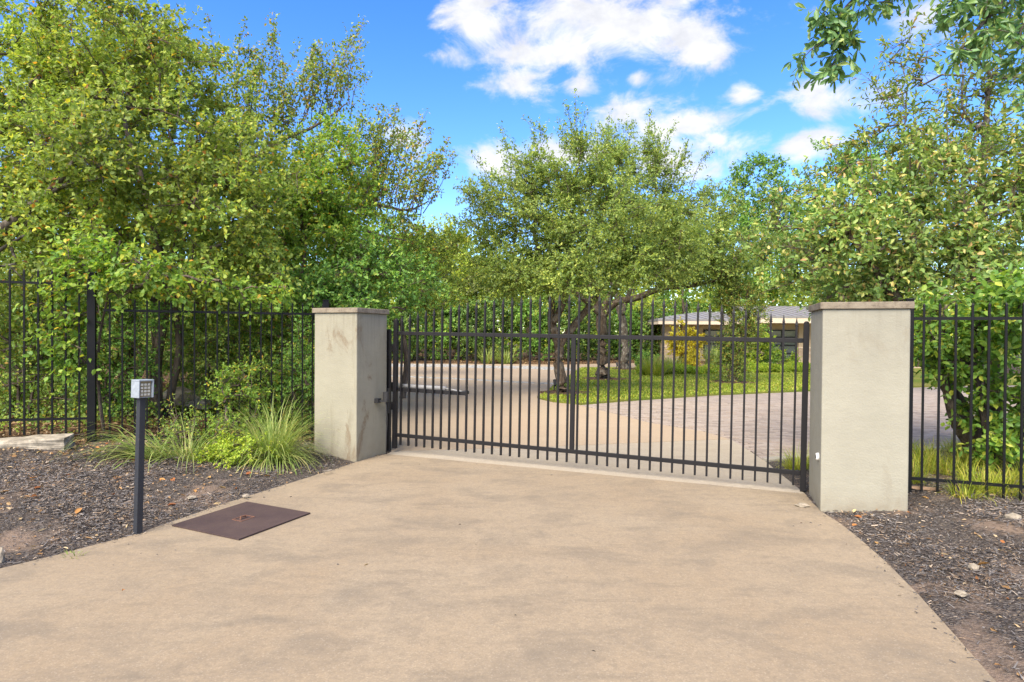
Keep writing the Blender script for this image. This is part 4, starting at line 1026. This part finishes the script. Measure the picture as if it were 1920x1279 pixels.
# ------------------------------------------------------------------ left woodland behind the fence
zb = lambda x, y: hz(x, y) - .03
VL = (RHOMB, .068, .046)
tree('vine_tree', 'big dense yellow green tree rising behind the left fence', 'tree', (-5.25, 9.1, zb(-5.25, 9.1)),
     [[(-5.25, 9.1, .2, .10), (-5.3, 9.1, 1.0, .085), (-5.15, 9.1, 2.0, .075), (-5.4, 9.2, 3.2, .06), (-5.9, 9.3, 4.8, .03)],
      [(-5.2, 9.2, .2, .06), (-5.0, 9.2, 1.3, .05), (-5.1, 9.2, 2.6, .04), (-4.6, 9.1, 3.8, .02)],
      [(-5.25, 9.1, 1.9, .05), (-6.0, 9.1, 3.0, .04), (-6.9, 9.0, 4.2, .02)]],
     [(-5.9, 9.3, 4.3, 2.0, 1.4, 1.9, 210), (-6.3, 9.3, 5.75, 1.25, 1.1, .95, 95), (-7.4, 9.0, 4.0, 1.5, 1.2, 1.9, 110), (-4.35, 9.1, 3.4, 1.1, 1.1, 1.35, 105), (-4.1, 9.0, 2.35, .85, .8, .6, 34), (-5.6, 8.3, 2.9, 1.5, .6, .9, 60), (-7.6, 9.2, 5.6, 1.0, 1, .7, 30)],
     VL, M['lf_vine'], M['bark'], (9, .42, 12), up=.15, grav=.3, seed=61, shell=.45, single=(300, M['lf_vine_o']))
tree('hanging_vine', 'drooping green leafy branch hanging in front of the tall fence post', 'vine', (-4.9, 7.35, zb(-4.9, 7.35)),
     [[(-4.95, 7.45, .25, .02), (-5.0, 7.4, 1.2, .016), (-4.8, 7.3, 2.0, .012), (-4.6, 7.2, 2.6, .008)]],
     [(-4.75, 7.05, 2.25, .55, .3, .45, 30), (-5.15, 7.0, 1.75, .35, .25, .55, 16), (-4.05, 7.2, 2.2, .6, .3, .25, 16), (-5.0, 6.9, 1.15, .3, .2, .35, 8), (-3.3, 7.75, 2.05, .7, .3, .22, 18)],
     (OVAL, .065, .045), M['lf_mid'], M['bark'], (7, .3, 7), up=-.1, grav=.5, seed=62, shell=.2)
tree('oak_tree', 'tree at far left edge with thick lichen spotted limb', 'tree', (-8.3, 8.3, zb(-8.3, 8.3)),
     [[(-8.3, 8.3, .2, .16), (-8.2, 8.3, 1.4, .14), (-7.5, 8.1, 2.2, .10), (-6.7, 8.0, 2.78, .08), (-6.15, 7.95, 3.2, .05), (-5.75, 7.9, 3.55, .03), (-5.5, 7.9, 4.0, .012)],
      [(-6.0, 7.95, 3.3, .03), (-5.65, 7.85, 3.42, .02), (-5.3, 7.8, 3.45, .008)], [(-7.5, 8.1, 2.2, .04), (-6.8, 7.9, 2.45, .03), (-6.1, 7.8, 2.8, .012)],
      [(-8.2, 8.3, 1.4, .1), (-8.5, 8.3, 3.5, .07), (-8.6, 8.3, 5, .03)]],
     [(-8.4, 8.5, 4.6, 1.5, 1.2, 1.6, 80), (-7.0, 8.7, 3.8, 1.2, .7, 1.0, 40), (-7.4, 8.2, 1.6, .8, .6, .5, 20), (-5.6, 7.7, 3.9, .9, .4, .6, 36), (-6.6, 7.7, 2.2, .9, .4, .35, 18), (-6.3, 7.6, 3.0, .5, .25, .4, 9)],
     VL, M['lf_vine'], M['bark_grey'], (8, .4, 11), up=.2, seed=63)
# airy upright tree
rng = np.random.default_rng(64)
L1 = np.array([(-5.54, 13, 5.3), (-4.97, 13, 5.9), (-4.18, 13, 6.3), (-3.5, 13, 6.55)]); L2 = np.array([(-4.86, 12.8, 3.6), (-3.96, 12.8, 4.0), (-2.94, 12.8, 4.2), (-2.2, 12.8, 4.1), (-1.75, 12.8, 4.3)])
sh = []
def along(Lp, t): 
    f = t * (len(Lp) - 1); k = min(int(f), len(Lp) - 2); return Lp[k] + (Lp[k + 1] - Lp[k]) * (f - k)
for i in range(26):
    t_ = rng.random(); b_ = along(L1, t_) + np.array([rng.normal() * .15, rng.normal() * .35, -.2 * rng.random()])
    ln_ = rng.uniform(1.1, 2.2) * (1 - .35 * t_); sh.append((b_, b_ + np.array([.12 + .25 * t_ + rng.normal() * .1, rng.normal() * .15, 1]) * ln_, int(ln_ * 24)))
for i in range(46):
    t_ = rng.random(); b_ = along(L2, t_) + np.array([rng.normal() * .15, rng.normal() * .4, -.2 * rng.random()])
    ln_ = rng.uniform(.65, 1.0) * (3.0 - 2.0 * t_ ** 1.3); sh.append((b_, b_ + np.array([.06 + .5 * t_ ** 1.5 + rng.normal() * .08, rng.normal() * .12, 1]) * ln_, int(ln_ * 22)))
for i in range(18):
    b_ = np.array([rng.uniform(-6.6, -5), 13 + rng.normal() * .3, rng.uniform(5.0, 5.8)]); ln_ = rng.uniform(1.6, 2.9); sh.append((b_, b_ + np.array([rng.normal() * .12, rng.normal() * .1, 1]) * ln_, int(ln_ * 22)))
tree('airy_tree', 'open airy tree with upright sparse shoots against the sky', 'tree', (-5.6, 13.2, zb(-5.6, 13.2)),
     [[(-5.6, 13.2, .2, .17), (-5.6, 13.1, 2.0, .14), (-5.55, 13, 3.6, .11), (-5.54, 13, 5.0, .06), (-4.97, 13, 5.55, .04), (-4.18, 13, 5.9, .028), (-3.5, 13, 6.4, .01)],
      [(-5.57, 13, 2.9, .11), (-4.86, 12.8, 3.6, .07), (-3.96, 12.8, 4.0, .055), (-2.94, 12.8, 4.2, .035), (-2.2, 12.8, 4.1, .022), (-1.75, 12.8, 4.3, .01)],
      [(-4.4, 12.8, 3.8, .05), (-3.6, 12.7, 3.85, .045), (-2.9, 12.7, 3.6, .03), (-2.2, 12.7, 3.45, .012)],
      [(-5.54, 13, 5.0, .06), (-6.2, 13, 5.8, .04), (-6.8, 13, 6.8, .015)]],
     [(-3.4, 12.8, 3.9, 1.6, .8, .5, 26), (-5.0, 13, 5.4, 1.0, .8, .6, 22)],
     (RHOMB, .075, .048), M['lf_airy'], M['bark'], (5, .4, 7), up=.4, seed=65, shoots=sh)
ML = (RHOMB, .078, .045)
def wood(name, label, x, y, lobes, leaf, lm, tw, seed, h, bark='bark', r=.08, **kw):
    z = zb(x, y)
    return tree(name, label, 'tree', (x, y, z), [[(x, y, z - .05, r), (x + .1, y, z + h * .35, r * .8), (x - .05, y, z + h * .7, r * .55), (x + .05, y, z + h, r * .25)]], lobes, leaf, lm, M[bark], tw, seed=seed, **kw)
wood('broadleaf_tree', 'bright mid green tree below the airy tree', -3.95, 11.6, [(-3.9, 11.5, 3.1, 1.45, 1.1, 1.5, 150), (-3.5, 11.6, 4.4, .95, .8, 1.15, 75), (-4.6, 11.6, 1.8, .9, .8, .8, 40)], ML, M['lf_mid'], (9, .42, 12), 66, 3.2)
wood('broadleaf_tree', 'deep green low tree just behind the left pillar', -2.75, 10.6, [(-2.35, 11.2, 2.55, 1.05, .9, .85, 75), (-3.0, 10.2, 2.0, .8, .7, .9, 55)], (RHOMB, .07, .045), M['lf_deep'], (9, .4, 12), 67, 2.4)
wood('broadleaf_tree', 'yellowish tree with orange tinged leaves behind the left pillar', -2.6, 14.5, [(-2.3, 14.2, 3.2, 1.3, 1.0, 1.0, 70), (-1.9, 14.0, 2.5, .7, .7, .5, 26)], (RHOMB, .08, .05), M['lf_vine'], (8, .42, 11), 68, 3.0)
wood('slender_tree', 'tall yellow green tree in the gap behind the vine covered tree', -5.2, 15.5, [(-4.9, 15.5, 4.9, 1.6, 1.2, 1.7, 100), (-6.6, 15.5, 4.2, 1.6, 1.2, 2.2, 110), (-4.4, 15.5, 2.8, 1.2, 1.0, 1.4, 70)], (RHOMB, .09, .055), M['lf_mid'], (8, .45, 11), 69, 5)
wood('slender_tree', 'tall dense tree at left rear filling the upper left', -9.6, 12.5, [(-9.4, 12.5, 5.2, 1.9, 1.3, 2.2, 120), (-8.0, 12.5, 6.6, 1.9, 1.2, 1.5, 90), (-9, 12.5, 2.5, 1.8, 1.2, 1.6, 70), (-7.2, 12.5, 4.6, 1.6, 1.0, 1.9, 110)], (RHOMB, .085, .052), M['lf_vine'], (8, .45, 11), 70, 5.5)
# understory behind the fence
UN = (RHOMB, .045, .028)
und = [('small leaved understory bush at far left behind the tall fence', -6.6, 8.2, .9, .7, .95, 'lf_under'), ('dark understory bush behind the tall fence post', -5.7, 8.6, .8, .7, 1.0, 'lf_deep'),
       ('loose small leaved bush behind the pale boulders', -5.1, 10.9, 1.2, .8, 1.1, 'lf_under'), ('thin green bush midway along the left fence', -4.4, 9.4, .75, .6, .9, 'lf_under'),
       ('leafy bush behind fence near left pillar', -3.5, 9.4, .8, .7, 1.0, 'lf_mid'), ('low dark bush tucked behind left pillar', -2.9, 9.0, .55, .5, .8, 'lf_deep'),
       ('broad shadowy thicket at rear left', -7.8, 10.6, 1.3, .9, 1.3, 'lf_under'), ('rear thicket behind the midway fence bush', -5.0, 12.6, 1.4, .9, 1.3, 'lf_under'), ('rear thicket left of the inner drive', -4.2, 13.6, 1.1, .9, 1.4, 'lf_deep'),
       ('tall thicket at left rear beside the drive bend', -6.8, 14.5, 1.7, 1.0, 1.6, 'lf_under')]
for i, (lab, x, y, rx, ry, rz, m_) in enumerate(und):
    bush('understory_bush', lab, (x, y, zb(x, y)), (rx, ry, rz), int(85 * rx * rz + 25), UN if y < 10 else (RHOMB, .06, .036), M[m_], (8, .34, 13), 80 + i, shell=.3, grav=.3)
bush('lime_shrub', 'lime green sprig shrub poking through fence left of spiky grass', (-3.35, 7.5, zb(-3.35, 7.5)), (.42, .25, .5), 40, (RHOMB, .038, .022), M['lf_mid'], (6, .22, 14), 95)
bush('lime_shrub', 'low bright green ground shrub in front of the left fence', (-3.02, 6.72, zb(-3.02, 6.72)), (.36, .25, .14), 46, (RHOMB, .034, .02), M['lf_lime'], (7, .16, 14), 96)
bush('dry_weeds', 'thin brownish weeds between the two grass clumps', (-3.6, 7.05, zb(-3.6, 7.05)), (.45, .25, .22), 26, (RHOMB, .04, .014), M['lf_under'], (6, .25, 9), 97, cat='weeds')
grass_clump('spiky_grass', 'large spiky grass clump against the left pillar', (-2.72, 6.98, hz(-2.72, 6.98)), .15, 800, .86, (.05, 1.3), .0052, M['blade'], 98, 6, .9)
g = grass_clump('strappy_grass', 'long strappy grass flopping left behind the keypad post', (-3.85, 6.6, hz(-3.85, 6.6)), .16, 140, 1.05, (.6, 1.35), .008, M['blade'], 99, 7, .8, (pi + .25, .55))
grass_clump('strappy_grass', 'small grass tuft spreading right of keypad post', (-3.55, 6.75, hz(-3.55, 6.75)), .2, 160, .6, (.2, 1.1), .007, M['blade'], 100, 5, .9)
grass_clump('weed_tuft', 'tiny green weed tuft at left driveway edge', (-2.98, 4.18, hz(-2.98, 4.18)), .05, 40, .09, (.3, 1.1), .004, M['blade'], 101, 3, .7)

# ------------------------------------------------------------------ right side: sedge, broad leaved bush, overhanging branch
rng = np.random.default_rng(110); mb = MB()
tufts = []
while len(tufts) < 120:
    x, y = rng.uniform(3.5, 8), rng.uniform(4.3, 8.2)
    fl = (y - 5.70) + .405 * (x - 3.64)
    if fl > -.12 and dist_all(np.array([x]), np.array([y]))[0] > .18 and (fl > .12 or rng.random() < .5) and not (x < 4.3 and fl > .75): tufts.append((x, y))
for x, y in tufts:
    n = 110; a = rng.random(n) * 6.28; r_ = .12 * np.sqrt(rng.random(n))
    P = np.stack([x + r_ * np.cos(a), y + r_ * np.sin(a), np.full(n, hz(x, y) - .01)], 1)
    blades(mb, P, .28 * (.5 + .7 * rng.random(n)), .15 + .95 * rng.random(n), .0028 + .002 * rng.random(n), rng, 4, .9, a + rng.normal(size=n) * .6)
mb.build('sedge_grass', M['sedge'], flat=False, kind='stuff', label='yellow green sedge carpet under the right fence', cat='grass')
grass_clump('sedge_tuft', 'yellow sedge tuft between gate right end and pavers', (3.25, 6.95, hz(3.25, 6.95)), .12, 260, .36, (.1, 1.0), .0035, M['sedge'], 111, 4, .9)
LQ = (OVAL, .072, .038)
tree('broadleaf_bush', 'large broad leaved tree with yellowing leaves behind right fence', 'tree', (5.5, 7.1, hz(5.5, 7.1)),
     [[(5.45, 7.1, -.05, .12), (5.25, 7.1, .6, .09), (4.9, 7.15, 1.3, .07), (4.5, 7.3, 2.1, .05), (4.0, 7.5, 2.9, .02)],
      [(5.5, 7.1, -.05, .13), (5.6, 7.1, .9, .1), (5.5, 7.2, 2.0, .07), (5.4, 7.4, 3.3, .03)],
      [(5.55, 7.05, -.05, .11), (5.9, 7.0, .8, .08), (6.2, 7.0, 2.0, .06), (6.5, 7.2, 3.4, .02)],
      [(5.4, 7.1, .1, .07), (4.95, 6.9, .7, .05), (4.7, 6.7, 1.4, .03), (4.6, 6.5, 1.9, .015)]],
     [(4.25, 7.7, 2.65, 1.25, .9, .85, 120), (5.5, 7.6, 3.1, 1.3, 1.0, 1.05, 150), (5.0, 7.4, 2.3, 1.3, .9, .7, 80), (6.7, 7.6, 2.9, 1.2, 1.0, 1.2, 60)],
     LQ, M['lf_loq'], M['bark'], (7, .36, 9), up=.35, grav=.1, seed=112, single=(300, M['lf_loq_o']), shell=.4, flat_n=.9,
     shoots=[((4.2, 7.7, 3.0), (3.9, 7.7, 3.95), 9), ((4.6, 7.7, 3.2), (4.45, 7.7, 4.15), 9), ((5.0, 7.6, 3.6), (4.8, 7.6, 4.45), 8), ((4.9, 7.6, 3.6), (5.1, 7.6, 4.4), 8), ((3.5, 7.7, 2.6), (3.2, 7.7, 3.3), 7), ((5.4, 7.6, 3.8), (5.35, 7.6, 4.7), 8), ((3.9, 7.7, 3.0), (3.6, 7.7, 3.7), 7)])
tree('broadleaf_bush', 'lower green broad leaved bush pressed against right fence', 'shrub', (5.25, 6.6, hz(5.25, 6.6)),
     [[(5.25, 6.65, -.05, .05), (5.1, 6.6, .6, .035), (4.9, 6.5, 1.3, .02)], [(5.3, 6.6, -.05, .05), (5.5, 6.5, .8, .03), (5.5, 6.3, 1.5, .015)]],
     [(5.1, 6.6, 1.25, .7, .45, .55, 50), (5.3, 6.5, .6, .6, .4, .45, 34), (4.75, 6.7, 1.6, .55, .4, .4, 26), (5.0, 5.95, 1.85, .7, .3, .25, 26), (4.6, 6.0, 1.75, .3, .25, .2, 8)],
     (OVAL, .078, .047), M['lf_loq_low'], M['bark_dark'], (6, .28, 8), up=.2, grav=.25, seed=113, shell=.3, flat_n=.9)
# narrow leaved upper right crown
wood('sparse_tree', 'sparse twiggy tree with small leaves at upper right', 6.6, 8.6, [(5.9, 8.4, 4.6, 1.2, .8, 1.0, 60), (6.9, 8.5, 5.2, 1.2, .9, 1.4, 60), (5.2, 8.4, 3.9, .8, .6, .6, 26)], (SLIM, .085, .032), M['lf_airy'], (6, .4, 9), 114, 5.2, 'bark_grey', .1)
# overhanging leathery branches
tree('overhanging_tree', 'near tree with dark leathery leaves hanging into upper right', 'tree', (6.2, 3.6, -.02),
     [[(6.2, 3.6, -.1, .24), (6.1, 3.6, 1.6, .2), (5.6, 3.8, 3.2, .15), (4.6, 4.1, 4.0, .09), (3.6, 4.2, 4.15, .055), (2.9, 4.2, 4.05, .035), (2.35, 4.2, 3.85, .02), (2.12, 4.2, 3.55, .008)],
      [(3.6, 4.2, 4.15, .03), (3.3, 4.2, 3.8, .018), (3.05, 4.2, 3.5, .008)],
      [(4.4, 4.15, 4.0, .04), (3.9, 4.3, 3.6, .022), (3.7, 4.35, 3.2, .008)],
      [(5.6, 3.8, 3.2, .12), (6.6, 3.4, 4.6, .08), (7.2, 3.0, 5.6, .03)]],
     [(2.2, 4.2, 3.62, .2, .16, .32, 11), (2.35, 4.2, 3.95, .3, .2, .22, 10), (2.75, 4.2, 4.10, .35, .25, .2, 11), (3.1, 4.2, 3.72, .26, .2, .34, 12), (3.3, 4.25, 4.0, .3, .2, .2, 8), (3.62, 4.3, 3.75, .25, .2, .4, 9), (3.75, 4.3, 3.25, .2, .15, .3, 5), (5.4, 4, 4.7, 1.6, 1.2, .9, 26), (7, 3, 5.0, 1.4, 1.4, 1.0, 30)],
     (SLIM, .078, .032), M['lf_over'], M['bark_grey'], (5, .17, 9), up=-.15, grav=.6, seed=115, single=(300, M['lf_over_o']), shell=.1, twr=.0022, rtip=.0035, flat_n=.5)

# ------------------------------------------------------------------ far hedge and trees beyond the inner drive
HG = (RHOMB, .13, .08)
hx = [(-9.3, 32.6, 1.5), (-7.4, 33.0, 1.9), (-5.6, 32.8, 1.6), (-3.9, 33.2, 2.0), (-2.3, 33.0, 1.6), (-.6, 33.2, 1.9), (1.1, 33.0, 1.7), (2.8, 33.2, 1.9), (4.4, 34.2, 1.8), (6.2, 35.4, 1.9), (7.8, 36.0, 1.7)]
for i, (x, y, h) in enumerate(hx):
    bush('hedge_shrub', 'dark dense shrub in the hedge row across the inner drive', (x, y, hz(x, y)), (1.15, .9, h), 120, HG, M['lf_dark'] if i % 3 else M['lf_deep'], (7, .45, 11), 130 + i, group='hedge shrubs across the inner drive', shell=.35)
def far(name, label, x, y, lobes, lm, seed, h, leaf=(RHOMB, .17, .11), tw=(7, .75, 11), bark='bark', r=.16, **kw):
    return wood(name, label, x, y, lobes, leaf, M[lm], tw, seed, h, bark, r, **kw)
far('background_tree', 'lime green crowned tree beyond hedge left of the oaks', -5.6, 39, [(-5.4, 38.6, 6.6, 2.4, 1.6, 2.4, 110), (-3.2, 38.6, 5.6, 1.8, 1.4, 1.8, 60)], 'lf_far', 150, 7)
far('background_tree', 'grey olive bushy tree behind hedge left of nearest oak', -2.6, 36.5, [(-2.5, 36, 3.9, 1.8, 1.3, 1.7, 90)], 'lf_grey', 151, 4, (RHOMB, .14, .06))
far('background_tree', 'yellow green tree behind hedge at inner drive bend', -8.6, 37, [(-8.4, 36.5, 5.2, 2.4, 1.6, 2.6, 110)], 'lf_far', 152, 6)
far('background_tree', 'mid green tree behind the hedge left of airy tree foot', -12, 34, [(-12, 34, 5.0, 2.6, 1.8, 3.0, 120)], 'lf_mid', 153, 6)
far('background_tree', 'pale lime tree seen under the oak crowns', .9, 37.5, [(.9, 37, 4.4, 2.0, 1.4, 2.2, 80)], 'lf_far', 154, 5)
far('background_tree', 'bright green tree right of the nearest oak trunk', 4.3, 38, [(4.2, 37.4, 4.6, 2.2, 1.4, 2.4, 90)], 'lf_mid', 155, 5)
far('background_tree', 'yellowish willowy tree left of the house', 7.4, 37.5, [(7.4, 37, 3.4, 1.3, 1.2, 2.2, 60)], 'lf_far', 156, 4.5, (RHOMB, .16, .06))
far('background_tree', 'dark crowned tree behind house roof left end', 12, 43, [(11.8, 43, 5.6, 3.3, 2, 3.0, 130)], 'lf_deep', 157, 6)
far('background_tree', 'tall dark green tree rising right of the oaks', 15.6, 41, [(16.2, 41, 11.0, 2.4, 1.6, 2.6, 110), (15.0, 41, 7.4, 3.0, 1.6, 3.2, 130), (18.5, 41, 9.0, 2.2, 1.6, 2.6, 80)], 'lf_deep', 158, 10)
far('background_tree', 'green tree behind right part of house roof', 16.6, 41, [(16.2, 40.5, 5.8, 2.6, 1.8, 2.2, 90), (18.5, 40.5, 7.6, 2.6, 1.8, 2.8, 80)], 'lf_mid', 159, 7)
far('background_tree', 'mid distance dark tree above the yellowing broad leaved tree', 12.0, 22.5, [(12.2, 22.3, 6.8, 1.5, 1.2, 1.7, 90), (13.4, 22.3, 7.4, 1.6, 1.2, 1.6, 70), (10.8, 22.3, 5.0, 1.3, 1.1, 1.2, 55), (13.2, 22.4, 4.6, 2.2, 1.2, 1.6, 70)], 'lf_deep', 160, 6.5, (RHOMB, .11, .06), (8, .5, 11))
far('background_tree', 'olive tree filling behind the narrow right crown', 14.5, 16.5, [(12.6, 16.3, 4.8, 1.6, 1.2, 1.8, 80), (14.5, 16.5, 5.6, 1.8, 1.3, 2.4, 80), (11.2, 16.2, 3.6, 1.1, .9, 1.0, 40)], 'lf_airy', 161, 6, (RHOMB, .09, .045), (8, .45, 11))
far('background_tree', 'far tree closing the view at extreme left', -20, 30, [(-19, 30, 5.5, 3.4, 2.2, 4, 110)], 'lf_mid', 162, 7)
far('background_tree', 'far round tree right of the inner drive end', 20, 36, [(20, 35.5, 4.8, 2.6, 2, 3.2, 80)], 'lf_mid', 163, 6)

rng = np.random.default_rng(190)
def woodmass(name, label, n, x0, x1, y0, y1, hfn, L, mat, seed):
    rng = np.random.default_rng(seed); x = rng.uniform(x0, x1, n); y = rng.uniform(y0, y1, n)
    top = hfn(x) * (1 + .22 * vnoise(x, y, .45, seed) + .12 * vnoise(x, y, 1.1, seed + 1)); z = top * rng.random(n) ** .8
    mb = MB(); leaves_into(mb, np.stack([x, y, z], 1), rng.normal(size=(n, 3)), rng.normal(size=(n, 3)) * .7 + np.array([0, -.5, .6]), L * (.6 + .8 * rng.random(n)), L * .6 * (.6 + .8 * rng.random(n)), RHOMB)
    mb.build(name, mat, flat=False, kind='stuff', label=label, cat='woods')
woodmass('far_woods', 'dense green woods closing the view beyond the hedge', 60000, -34, 44, 46, 54, lambda x: 6.0 + .7 * np.sin(x * .31), .36, M['lf_far'], 191)
woodmass('far_woods', 'shaded green woods far behind the left fence', 42000, -34, -9.5, 19, 27, lambda x: 5.2 + .8 * np.sin(x * .5), .17, M['lf_under'], 192)
woodmass('far_woods', 'green woods behind the right bush and paver court', 22000, 21, 34, 14, 33, lambda x: 6.0 + 0 * x, .22, M['lf_mid'], 193)

far('background_tree', 'soft lime tree joining the left trees to the oaks', -3.4, 30.2 + 6, [(-3.4, 36, 5.2, 2.0, 1.4, 2.6, 110), (-1.4, 36.4, 4.6, 1.5, 1.2, 2.0, 60)], 'lf_far', 170, 6)
far('background_tree', 'bright mid green tree behind the left pillar skyline', -5.2, 22, [(-4.9, 22, 4.6, 1.5, 1.2, 2.0, 90), (-3.6, 22, 3.9, 1.1, 1, 1.3, 50)], 'lf_mid', 171, 5, (RHOMB, .11, .065), (8, .5, 11))

rng = np.random.default_rng(210); n = 30000
x = rng.uniform(-11, -2.2, n); y = rng.uniform(7, 14, n); x, y = x[fence_s(x, y) > .25], y[fence_s(x, y) > .25]
k = (vnoise(x, y, 1.4, 60) + .4 * vnoise(x, y, 4, 61) > -.05) & (dist_all(x, y) > .3); x, y = x[k], y[k]; n = len(x)
P = np.stack([x, y, height(x, y) + .02 + .45 * rng.random(n) ** 1.6 * (.5 + .5 * vnoise(x, y, 2.2, 62))], 1)
mb = MB(); leaves_into(mb, P, rng.normal(size=(n, 3)), rng.normal(size=(n, 3)) * .6 + np.array([0, -.3, .8]), .035 + .03 * rng.random(n), .02 + .018 * rng.random(n), RHOMB)
mb.build('undergrowth', M['lf_under'], flat=False, kind='stuff', label='low green undergrowth on the ground behind the left fence', cat='undergrowth')

wood('slender_tree', 'leafy tree behind the big vine covered tree crown', -6.9, 11.0, [(-6.4, 11, 5.2, 1.6, .8, 1.7, 130), (-7.6, 11, 6.3, 1.2, .8, 1.1, 60), (-5.2, 11.2, 3.9, 1.2, .7, 1.2, 75)], (RHOMB, .075, .048), M['lf_vine'], (9, .42, 12), 175, 5.2)
